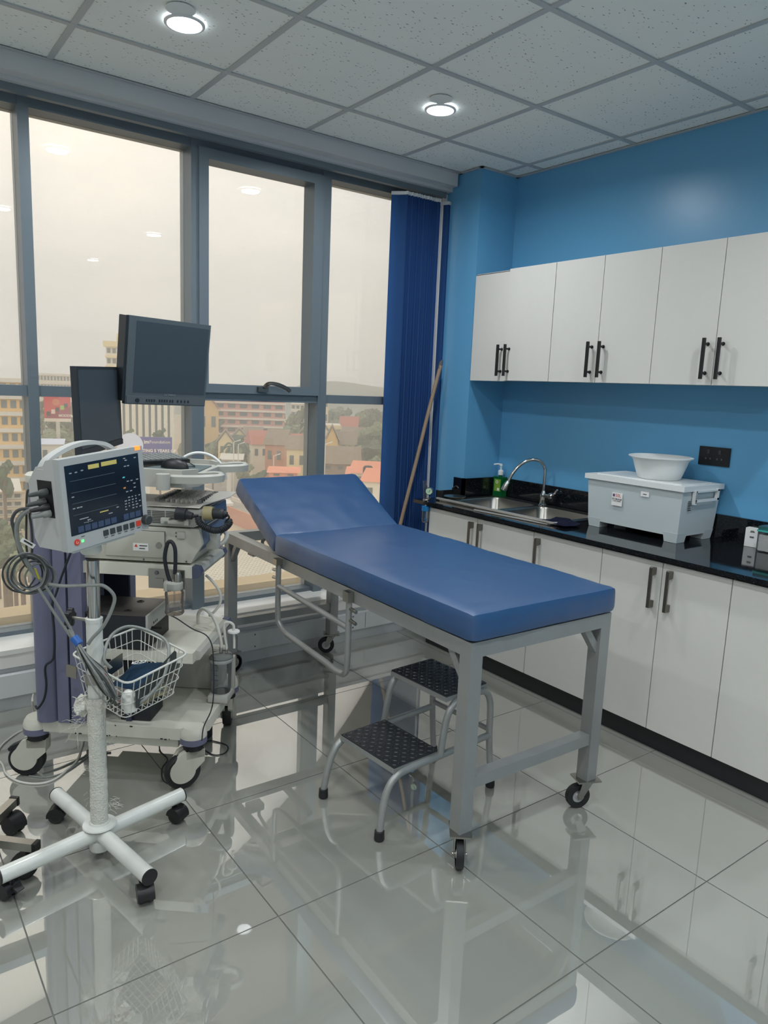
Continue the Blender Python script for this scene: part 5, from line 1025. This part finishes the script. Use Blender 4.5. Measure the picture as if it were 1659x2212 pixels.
M('hill_green', (146, 152, 142), .95, var=.2, vscale=.06); M('car_white', (228, 228, 226), .35); M('car_red', (170, 70, 70), .35); M('car_grey', (130, 134, 138), .35); M('ad_purple', (84, 82, 140), .6); M('ad_pale', (196, 204, 226), .6); M('ad_red', (206, 52, 62), .6); M('ad_maroon', (150, 28, 66), .6); M('skin_print', (214, 130, 96), .7); M('lime', (150, 196, 70), .6); M('teal_text', (110, 200, 196), .6); M('kerb_stone', (188, 172, 142), .9, var=.2, vscale=3); M('brick_red', (196, 140, 118), .9, var=.12, vscale=1)
def hd(x, y=930):
    d = ray(x, y); v = Vector((d.x, d.y, 0)).normalized(); return v
def gpt(x, D, z=G, y=930): v = hd(x, y) * D; return Vector((v.x, v.y, z))
def yaw(x): v = hd(x); return -math.atan2(v.x, v.y)
def zat(x, y, D): return PD(x, y, D).z
def wid(px, D): return px * D / 1577 * 1.0
ground = struct('ground', B().poly([(-150, 6, G), (700, 6, G), (900, 900, G), (-150, 900, G)]), 'ground_dust')
rd = struct('road', B().prism([tuple(PZ(x, y, G + .02)) for x, y in ((380, 1075), (470, 1040), (560, 1075), (700, 1160), (640, 1200), (520, 1130), (430, 1130))], (0, 0, .02)), 'asphalt')
struct('side_road', B().prism([tuple(PZ(x, y, G + .03)) for x, y in ((80, 925), (160, 918), (190, 960), (130, 1010), (85, 1080), (60, 1060))], (0, 0, .02)), 'asphalt')
def yard_mat():
    m = M('mesh_paving', (206, 202, 188), .9); t = m.node_tree; b = t.nodes['Principled BSDF']; co = t.nodes.new('ShaderNodeTexCoord')
    mp = t.nodes.new('ShaderNodeMapping'); mp.inputs['Rotation'].default_value = (0, 0, .6); br = t.nodes.new('ShaderNodeTexBrick'); br.inputs['Scale'].default_value = .55; br.inputs['Mortar Size'].default_value = .045
    br.inputs['Color1'].default_value = lin((212, 208, 194)) + (1,); br.inputs['Color2'].default_value = lin((200, 196, 182)) + (1,); br.inputs['Mortar'].default_value = lin((160, 156, 144)) + (1,)
    t.links.new(co.outputs['Object'], mp.inputs[0]); t.links.new(mp.outputs[0], br.inputs[0]); t.links.new(br.outputs[0], b.inputs['Base Color'])
yard_mat()
struct('paved_yard', B().prism([tuple(PZ(x, y, G + .05)) for x, y in ((430, 1140), (520, 1150), (680, 1230), (900, 1330), (500, 1420), (380, 1330))], (0, 0, .05)), 'mesh_paving')
# ledge of this building just outside the glass
struct('outer_ledge', B().box(XL, 6, 3.80, 4.55, -.15, .05), 'concrete'); struct('ledge_kerb', B().box(XL, 6, 4.55, 4.75, -.3, .10), 'kerb_stone')
def boxes(name, mat, par, lst, **kw):
    for a in lst: B().box(*a).build(name, MATS[mat], par, smooth=False, **kw)
def block(name, label, x0, x1, D, ztop, mats, nfl, ncol, group=None, depth=14, fh=None, bands=True, turn=0.0, zbot=G, winw=.62):
    c = gpt((x0 + x1) / 2, D, zbot); w = (gpt(x1, D) - gpt(x0, D)).length; t = thing(name, label, 'building', tuple(c), yaw((x0 + x1) / 2) + turn, group); h = ztop - zbot
    B().box(-w / 2, w / 2, 0, depth, 0, h).build('walls', MATS[mats[0]], t, smooth=False); fh = fh or h / nfl
    wp = None; bp = None
    for f in range(nfl):
        z = h - (f + 1) * fh
        if z < -fh * .5: break
        if bands:
            if bp is None: bp = B().box(-w / 2 - .3, w / 2 + .3, -.6, .2, 0, fh * .24).build('floor_band', MATS[mats[1]], t, smooth=False); o = bp
            else: o = bp.copy(); COL.objects.link(o)
            o.location = (0, 0, z + fh * .78)
        for k in range(ncol):
            cx_ = -w / 2 + (k + .5) * w / ncol
            if wp is None: ww = w / ncol * winw; wp = B().box(-ww / 2, ww / 2, -.12, .0, 0, fh * .46).build('window', MATS['glass_dark'], t, smooth=False); o = wp
            else: o = wp.copy(); COL.objects.link(o)
            o.location = (cx_, 0, z + fh * .24)
    return t, w, h
t, w, h = block('office_building', 'ochre office block with white bands at the left edge of the window', -60, 62, 160, zat(30, 818, 160), ('ochre_wall', 'concrete'), 8, 6, fh=3.2)
t, w, h = block('apartment_block', 'pink apartment block with white balcony bands in the middle window', 462, 615, 240, zat(540, 852, 240), ('pink_wall', 'band_white'), 9, 6, fh=2.5)
wb_ = B().prism([(-w / 2 - 7, 4, h - 17), (-w / 2, 0, h - 17), (-w / 2, 14, h - 17), (-w / 2 - 7, 14, h - 17)], (0, 0, 13)).build('balcony_wing', MATS['pink_wall'], t, smooth=False)
for k in range(5): B().prism([(-w / 2 - 7.6 - k * .6, 3.6, h - 4.2 - k * 2.5), (-w / 2, -.6, h - 4.2 - k * 2.5), (-w / 2, 2, h - 4.2 - k * 2.5), (-w / 2 - 7.6 - k * .6, 8, h - 4.2 - k * 2.5)], (0, 0, .7)).build('wing_band', MATS['band_white'], t, smooth=False)
t, w, h = block('round_tower', 'cream tower with curved top behind the medical display', 233, 290, 250, zat(250, 746, 250), ('pale_wall', 'cream_wall'), 9, 5, fh=3.2)
B().lathe([(w * .30, h), (w * .30, h + 2.5), (w * .26, h + 4), (w * .12, h + 4.8), (0, h + 5)], (w * .18, 6, 0), n=28).build('curved_roof', MATS['cream_wall'], t)
B().box(-w / 2 - .8, w / 2, -.8, 2, h - .5, h + 1.2).build('cornice', MATS['cream_wall'], t, smooth=False)
t, w, h = block('glass_office', 'glass office with white piers below the medical display', 262, 372, 210, zat(320, 850, 210), ('glass_dark', 'pale_wall'), 4, 8, bands=False, winw=.6)
for k in range(9): B().box(-w / 2 + k * w / 8 - .5, -w / 2 + k * w / 8 + .5, -.5, .2, 0, h).build('pier', MATS['pale_wall'], t, smooth=False)
block('white_block', 'white flats with balconies far behind the left window', 84, 168, 380, zat(130, 808, 380), ('pale_wall', 'band_white'), 6, 12)
block('far_block', 'pale far block right of the left mullion', 84, 118, 300, zat(100, 880, 300), ('concrete', 'band_white'), 5, 5)
block('peach_tower', 'narrow peach tower behind the right window', 697, 708, 260, zat(702, 855, 260), ('cream_wall', 'band_white'), 4, 1, bands=False)
block('far_flats', 'pale flats behind the trees right of the pink block', 628, 676, 330, zat(650, 872, 330), ('pale_wall', 'band_white'), 5, 5)
block('long_terrace', 'long low terrace with dark windows in the right window', 697, 735, 235, zat(715, 919, 235), ('concrete', 'cream_wall'), 2, 6)
block('parking_deck', 'grey louvred parking deck at the lower left', -40, 42, 112, zat(20, 1062, 112), ('concrete', 'ground_dust'), 6, 4, fh=1.1)
def car(x, y, mat, ang, label):
    p = PZ(x, y, G + .05); t = thing('car', label, 'car', tuple(p), ang, 'cars in the streets')
    B().prism([(-2.1, -.85, .3), (2.1, -.85, .3), (2.15, -.85, .8), (1.2, -.85, .95), (.7, -.78, 1.42), (-1.2, -.78, 1.42), (-1.8, -.85, .95), (-2.15, -.85, .85)], (0, 1.7, 0)).build('car_body', MATS[mat], t, bevel=.08)
    B().prism([(1.05, -.80, .97), (.66, -.8, 1.36), (-1.15, -.8, 1.36), (-1.65, -.8, .97)], (0, 1.6, 0)).build('car_window', MATS['glass_dark'], t)
    for a in (-1.3, 1.3):
        for b_ in (-.82, .82): B().cyl((a, b_ - .08, .32), (a, b_ + .08, .32), .32, n=12).build('wheel', MATS['black_rubber'], t)
car(480, 1094, 'car_white', 1.9, 'white car on the road between the trolley and the bed')
cs = [(128, 928), (136, 926), (146, 930), (154, 934), (132, 936), (142, 941), (151, 944), (160, 928), (124, 922), (139, 947), (118, 968), (141, 972), (155, 962)]
cs.sort(); ordw = 'first second third fourth fifth sixth seventh eighth ninth tenth eleventh twelfth thirteenth'.split()
for i, (x, y) in enumerate(cs): car(x, y, ('car_white', 'car_white', 'car_grey')[i % 3], .4 + i * .9, '%s car below the red billboard, %s from the left' % (('white', 'white', 'grey')[i % 3], ordw[i]))
car(108, 978, 'car_red', .9, 'red car on the street at the left window')
def house(x, yb, D, wpx, hw, hr, wall, roof, label, turn=0.0, dep=7, gable_front=False):
    c = gpt(x, D, G, yb); zb = zat(x, yb, D); w = wpx * D / 1577; c.z = G; t = thing('house', label, 'house', tuple(c), yaw(x) + turn, None); h0 = max(zb - G, 0) + hw
    B().box(-w / 2, w / 2, 0, dep, 0, h0).build('walls', MATS[wall], t, smooth=False)
    if gable_front:
        B().prism([(-w / 2, 0, h0), (w / 2, 0, h0), (0, 0, h0 + hr)], (0, dep, 0)).build('gable', MATS[wall], t, smooth=False)
        for s in (-1, 1): B().prism([(s * (w / 2 + .5), -.5, h0 - .3), (0, -.5, h0 + hr + .15), (0, -.5, h0 + hr + .45), (s * (w / 2 + .5), -.5, h0)], (0, dep + 1, 0)).build('roof', MATS[roof], t, smooth=False)
    else:
        B().prism([(-w / 2 - .5, -.5, h0), (-w / 2 - .5, dep + .5, h0), (-w / 2 - .2, dep / 2, h0 + hr)], (w + 1, 0, 0)).build('roof', MATS[roof], t, smooth=False)
    n = max(2, int(w / 2.5))
    for k in range(n): B().box(-w / 2 + (k + .3) * w / n, -w / 2 + (k + .72) * w / n, -.08, .02, h0 - hw * .75, h0 - hw * .3).build('window', MATS['glass_dark'], t, smooth=False)
    return t
house(450, 935, 225, 42, 7, 4, 'ochre_wall', 'red_roof', 'ochre gabled house left of the pink apartment block', gable_front=True)
house(430, 905, 270, 40, 7, 4, 'pale_wall', 'red_roof', 'red roofed house behind the ochre gabled house')
house(487, 985, 190, 30, 3.6, 2.6, 'cream_wall', 'brown_roof', 'cream gabled house with brown roof behind the palm', gable_front=True)
house(517, 972, 205, 34, 3, 2.6, 'cream_wall', 'brown_roof', 'cream house with brown gable right of the palm', gable_front=True)
house(545, 965, 215, 36, 2.6, 3, 'cream_wall', 'brown_roof', 'brown roofed house in front of the pink apartment block')
house(562, 992, 180, 34, 3.6, 3.2, 'pale_wall', 'red_roof', 'white walled house with red tiled roof', turn=.25)
house(592, 1003, 170, 40, 4.5, 3.4, 'brick_red', 'brown_roof', 'brown walled house with brown tiled roof', turn=-.2)
house(625, 985, 190, 44, 3, 2.6, 'cream_wall', 'red_roof', 'low red roofed house left of the third mullion')
house(640, 1015, 160, 42, 4.5, 2.8, 'cream_wall', 'brown_roof', 'cream house with brown roof beside the third mullion')
house(657, 966, 215, 24, 3.4, 2.2, 'pale_wall', 'brown_roof', 'small white gabled house among trees left of the third mullion', gable_front=True)
house(702, 965, 215, 20, 3.6, 2.2, 'pale_wall', 'brown_roof', 'small white gabled house right of the third mullion', gable_front=True)
house(716, 990, 185, 26, 4.4, 3.6, 'ochre_wall', 'brown_roof', 'ochre arched gable house in the right window', gable_front=True)
house(745, 985, 190, 42, 3.0, 3.2, 'cream_wall', 'brown_roof', 'long brown roofed house beside the ochre gable')
house(735, 1018, 150, 80, 1.5, 3.4, 'brown_roof', 'brown_roof', 'wide dark tiled roof just above the raised backrest', turn=.1)
house(752, 945, 250, 36, 3.4, 3.6, 'pale_wall', 'red_roof', 'red roofed house with twin gables in the right window')
house(762, 962, 230, 46, 3.0, 2.6, 'pale_wall', 'brown_roof', 'long veranda house below the red roof')
house(828, 955, 240, 22, 3.4, 3.4, 'pale_wall', 'red_roof', 'red roofed white house by the blue blind', gable_front=True)
house(800, 1048, 125, 90, 2.0, 1.8, 'pale_wall', 'orange_roof', 'orange roofed sheds with a water tank', turn=-.15)
house(812, 1085, 105, 60, 3.0, 1.6, 'pale_wall', 'orange_roof', 'lower orange roofed shed by the blind', turn=-.15)
house(775, 1040, 135, 50, 1.2, 1.2, 'orange_roof', 'orange_roof', 'flat orange roof behind the backrest corner')
house(612, 1030, 140, 60, .8, .8, 'orange_roof', 'orange_roof', 'low salmon roof just above the backrest')
house(500, 1010, 165, 40, 1.8, 1.0, 'concrete', 'concrete', 'long grey shed beside the palm')
house(110, 1000, 150, 40, 3.5, .8, 'concrete', 'ad_pale', 'grey shed behind the left mullion')
wt_ = gpt(798, 122, zat(798, 1032, 122)); single('water_tank', B().lathe([(.0, 0), (.8, 0), (.85, .3), (.85, 1.7), (.6, 2.0), (0, 2.1)], wt_, n=20), 'black_matt', 'black water tank on the orange roof beside the blind', 'tank')
def wall_(x0, y0, x1, y1, hgt, mat, label): 
    a, b_ = PZ(x0, y0, G), PZ(x1, y1, G); return single('boundary_wall', B().beam(a + Vector((0, 0, hgt / 2)), b_ + Vector((0, 0, hgt / 2)), .3, hgt), mat, label, 'wall')
wall_(492, 1125, 640, 1190, 2.6, 'brick_red', 'pinkish boundary wall beyond the road'); wall_(500, 1110, 640, 1165, 1.0, 'pale_wall', 'low pale kerb wall along the road'); wall_(440, 1060, 520, 1088, .8, 'band_white', 'row of low kerb blocks along the road')
wall_(480, 1020, 560, 1018, 2.2, 'ad_pale', 'pale sheet fence below the houses')
# billboards
def billboard(x0, x1, y0, y1, D, label, cat, base, turn=0.0):
    c = PD((x0 + x1) / 2, (y0 + y1) / 2, D); w = wid(x1 - x0, D) * 1.0; h = wid(y1 - y0, D); t = thing('billboard', label, cat, (c.x, c.y, G), yaw((x0 + x1) / 2) + turn)
    B().box(-w / 2, w / 2, 0, .5, c.z - G - h / 2, c.z - G + h / 2).build('panel', MATS[base], t, smooth=False); B().cyl((0, .3, 0), (0, .3, c.z - G - h / 2), .45, n=14).build('pole', MATS['concrete'], t)
    return t, w, h, c.z - G
t, w, h, z = billboard(262, 367, 946, 1016, 95, 'purple billboard reading celebrating 5 years above the keyboard', 'billboard', 'ad_purple')
B().lathe([(0, 0), (h * .36, 0)], (-w * .28, -.03, z + h * .25), (0, -1, 0), n=36, cap=False).build('pale_disc', MATS['ad_pale'], t)
text('slogan_text', 'Foundation', h * .13, 'band_white', t, face_front(w * .27, -.05, z + h * .36), ext=.01); text('slogan_text', 'im', h * .15, 'band_white', t, face_front(w * .02, -.05, z + h * .36), ext=.01, bold=.02)
text('slogan_text', 'CELEBRATING 5 YEARS OF', h * .12, 'band_white', t, face_front(w * .10, -.05, z + h * .1), ext=.01, bold=.015)
text('slogan_text', 'I&M', h * .21, 'band_white', t, face_front(w * .17, -.05, z - h * .09), ext=.01, bold=.02); text('slogan_text', 'pact', h * .21, 'teal_text', t, face_front(w * .37, -.05, z - h * .09), ext=.01, bold=.02)
text('slogan_text', 'EDUCATION &', h * .11, 'band_white', t, face_front(w * .22, -.05, z - h * .37), ext=.01, bold=.015)
t, w, h, z = billboard(100, 148, 857, 908, 190, 'red billboard with a figure and pots in the left window', 'billboard', 'ad_red')
B().prism([(-w / 2, -.04, z - h / 2 + .6), (w / 2, -.04, z - h / 2 + .6), (w / 2, -.04, z + h * .08), (-w / 2 + .3, -.04, z - h * .33)], (0, -.02, 0)).build('maroon_field', MATS['ad_maroon'], t)
B().box(-w / 2, w / 2, -.08, -.02, z - h / 2, z - h / 2 + .75).build('white_strip', MATS['band_white'], t); B().lathe([(0, 0), (h * .13, 0)], (-w * .05, -.05, z + h * .24), (0, -1, 0), n=20, cap=False).build('printed_face', MATS['skin_print'], t)
for k, (u, v, m) in enumerate(((-.34, -.2, 'black_matt'), (-.16, -.12, 'band_white'), (.0, -.04, 'black_matt'), (.18, .04, 'lime'), (.32, .12, 'black_matt'))): B().box(w * u - .4, w * u + .4, -.09, -.05, z + h * v - .5, z + h * v + .5).build('printed_pot', MATS[m], t)
text('brand_text', 'MODDS', h * .13, 'band_white', t, face_front(w * .28, -.09, z - h * .27), ext=.01, bold=.03)
sgn_t, w, h, z = billboard(488, 502, 1002, 1009, 140, 'small red sign board above the far push handle', 'sign', 'ad_red')
# street lamps
for i, (x, yb, yt, D, lb) in enumerate(((505, 1045, 955, 150, 'tall street pole left of the brown walled house'), (515, 1025, 960, 160, 'second street pole beside the palm'), (592, 1035, 985, 150, 'pole in front of the brown walled house'), (703, 1015, 960, 130, 'curved white street lamp in the right window'))):
    b0 = gpt(x, D); zt_ = zat(x, yt, D); single('street_pole', B().tube([b0, Vector((b0.x, b0.y, zt_)), Vector((b0.x + 1.5, b0.y, zt_ + .4))], .12, n=8), 'concrete', lb, 'pole')
# trees
def tree(x, yt, yb, D, wpx, mat, label, grp='trees in the city'):
    c = gpt(x, D, G, yb); zt_ = zat(x, yt, D); zb = max(zat(x, yb, D), G); r = wpx * D / 1577 / 2; t = thing('tree', label, 'tree', (c.x, c.y, G), 0, grp); b = B()
    hh = (zt_ - zb) / 2; zc = (zt_ + zb) / 2 - G; k = 0
    zc -= hh * .15; hh *= 1.15
    for i in range(13):
        a = i * 2.4; rr_ = r * (.25 + .55 * ((i * 7) % 13) / 13); q = Vector((math.cos(a) * rr_, math.sin(a) * rr_, zc + hh * (.75 * ((i * 5) % 13) / 6.5 - .75))); s = .30 + .16 * ((i * 3) % 5) / 4
        b.sph(q, (r * s * 1.15, r * s * 1.15, hh * s * 1.1), 9, 6)
    cs_ = c * 1.0; fr_ = 3.2 / max(r, 1)
    for v in b.bm.verts: v.co += Vector((noise.noise(v.co * fr_ + cs_), noise.noise(v.co * fr_ + cs_ + Vector((9, 0, 0))), noise.noise(v.co * fr_ + cs_ + Vector((0, 9, 0))))) * r * .30
    b.build('crown', MATS[mat], t, smooth=False); B().cyl((0, 0, 0), (0, 0, zc), max(.2, r * .07), n=8).build('trunk', MATS['trunk'], t)
random.seed(21)
T_ = [(640, 878, 950, 280, 40, 'right of the pink block'), (622, 890, 950, 270, 20, 'right of the pink block'), (665, 890, 950, 280, 30, 'right of the pink block'), (640, 940, 975, 210, 30, 'between the houses'), (460, 945, 1000, 195, 28, 'left of the cream gable'), (475, 905, 930, 240, 18, 'beside the pink block'), (452, 915, 945, 230, 14, 'beside the pink block'),
      (530, 1000, 1040, 160, 36, 'below the houses'), (560, 1015, 1045, 150, 40, 'below the houses'), (600, 1010, 1040, 150, 30, 'below the houses'), (460, 990, 1030, 160, 40, 'left of the street poles'), (575, 950, 975, 205, 14, 'between roofs'), (740, 880, 925, 330, 40, 'on the slope in the right window'), (770, 890, 930, 320, 40, 'on the slope in the right window'), (800, 885, 935, 310, 44, 'on the slope in the right window'), (825, 895, 940, 300, 36, 'beside the blind'), (724, 930, 965, 245, 26, 'left of the twin gables'), (790, 940, 980, 240, 36, 'right of the veranda house'), (815, 960, 1000, 220, 36, 'beside the blind'), (715, 895, 920, 330, 22, 'behind the long terrace'), (700, 950, 975, 230, 14, 'near the third mullion'), (770, 985, 1020, 165, 26, 'beside the dark roof'), (800, 985, 1020, 175, 40, 'behind the water tank'), (760, 915, 935, 300, 22, 'above the red roof'),
      (90, 862, 900, 260, 22, 'left of the red billboard'), (165, 865, 900, 260, 24, 'right of the red billboard'), (120, 905, 925, 240, 30, 'below the red billboard'), (152, 900, 925, 240, 26, 'below the red billboard'), (90, 895, 920, 230, 16, 'left of the red billboard'), (10, 990, 1060, 110, 36, 'at the left edge'), (30, 1120, 1180, 80, 50, 'at the lower left'), (60, 1090, 1150, 90, 24, 'at the lower left'), (10, 1180, 1230, 70, 40, 'at the lower left'), (20, 1155, 1225, 74, 60, 'at the lower left'), (48, 1175, 1235, 68, 44, 'at the lower left'), (-6, 1120, 1190, 84, 44, 'at the lower left'), (280, 925, 945, 150, 20, 'above the purple billboard'), (400, 930, 1000, 150, 24, 'behind the second mullion'), (345, 925, 948, 150, 26, 'above the purple billboard'), (420, 1000, 1040, 130, 34, 'above the keyboard shelf'), (575, 826, 850, 300, 16, 'behind the window handle'), (160, 935, 950, 200, 12, 'near the parked cars'), (820, 1010, 1040, 150, 30, 'beside the blind')]
_by = {}
for q_ in sorted(T_, key=lambda v: v[0]): _by.setdefault(q_[5], []).append(q_)
def _which(q_):
    L_ = _by[q_[5]]
    if len(L_) == 1: return ''
    k_ = L_.index(q_); return ', ' + ('leftmost', 'second from left', 'third from left', 'fourth from left', 'fifth from left', 'sixth from left', 'seventh from left')[k_] + ' there'
for i, (x, yt, yb, D, wp_, lb) in enumerate([q_[:5] + (q_[5] + _which(q_),) for q_ in T_]): tree(x, yt, yb, D, wp_, ('leaf_a', 'leaf_b', 'leaf_c')[i % 3], 'leafy green tree ' + lb)
# palm
pt_ = gpt(508, 172); pz = zat(508, 968, 172) - G; pm = thing('palm_tree', 'palm tree in front of the cream gabled houses', 'palm', tuple(pt_)); B().cyl((0, 0, 0), (0, 0, pz), .3, .22, n=10).build('trunk', MATS['trunk'], pm)
for k in range(14):
    a = k * .45; L_n = 3.4; B().tube([(math.cos(a) * L_n * s, math.sin(a) * L_n * s, pz + 1.5 * math.sin(s * 2.6) * (1 if k % 2 else .5) - 1.6 * s * s) for s in (0, .3, .6, 1)], .2, n=4, sm=3, rr=None).build('frond', MATS['leaf_c'], pm)
# hill far behind
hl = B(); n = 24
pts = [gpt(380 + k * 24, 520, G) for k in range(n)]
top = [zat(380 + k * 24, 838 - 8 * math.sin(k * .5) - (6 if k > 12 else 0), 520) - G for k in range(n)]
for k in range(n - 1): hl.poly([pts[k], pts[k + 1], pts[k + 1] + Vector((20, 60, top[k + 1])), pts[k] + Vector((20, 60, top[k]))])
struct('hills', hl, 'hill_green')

for i in range(46):
    x = random.choice([random.uniform(432, 672), random.uniform(700, 835), random.uniform(432, 835), random.uniform(85, 165)]); D = random.uniform(180, 380) if x > 200 else random.uniform(180, 330)
    yy = 812 + 23.5 / D * 1577 * 1.0; hpx = random.uniform(5, 9) / D * 1577
    tree(x, yy - hpx, yy - 2, D, hpx * random.uniform(.8, 1.6), ('leaf_a', 'leaf_b', 'leaf_c')[i % 3], 'small hazy green tree among the distant houses', 'scattered trees of the suburb')
hz = bpy.data.materials.new('morning_haze'); hz.use_nodes = True; t_ = hz.node_tree; t_.nodes.clear(); o_ = t_.nodes.new('ShaderNodeOutputMaterial'); v_ = t_.nodes.new('ShaderNodeVolumeScatter'); v_.inputs['Color'].default_value = (.97, .95, .92, 1); v_.inputs['Density'].default_value = .0017; v_.inputs['Anisotropy'].default_value = 0.0
t_.links.new(v_.outputs[0], o_.inputs['Volume']); MATS['morning_haze'] = hz
props(B().box(-200, 900, 20, 900, G - 1, 120).build('haze', hz, None, smooth=False), 'pale morning haze hanging over the city outside the windows', 'haze', kind='stuff')
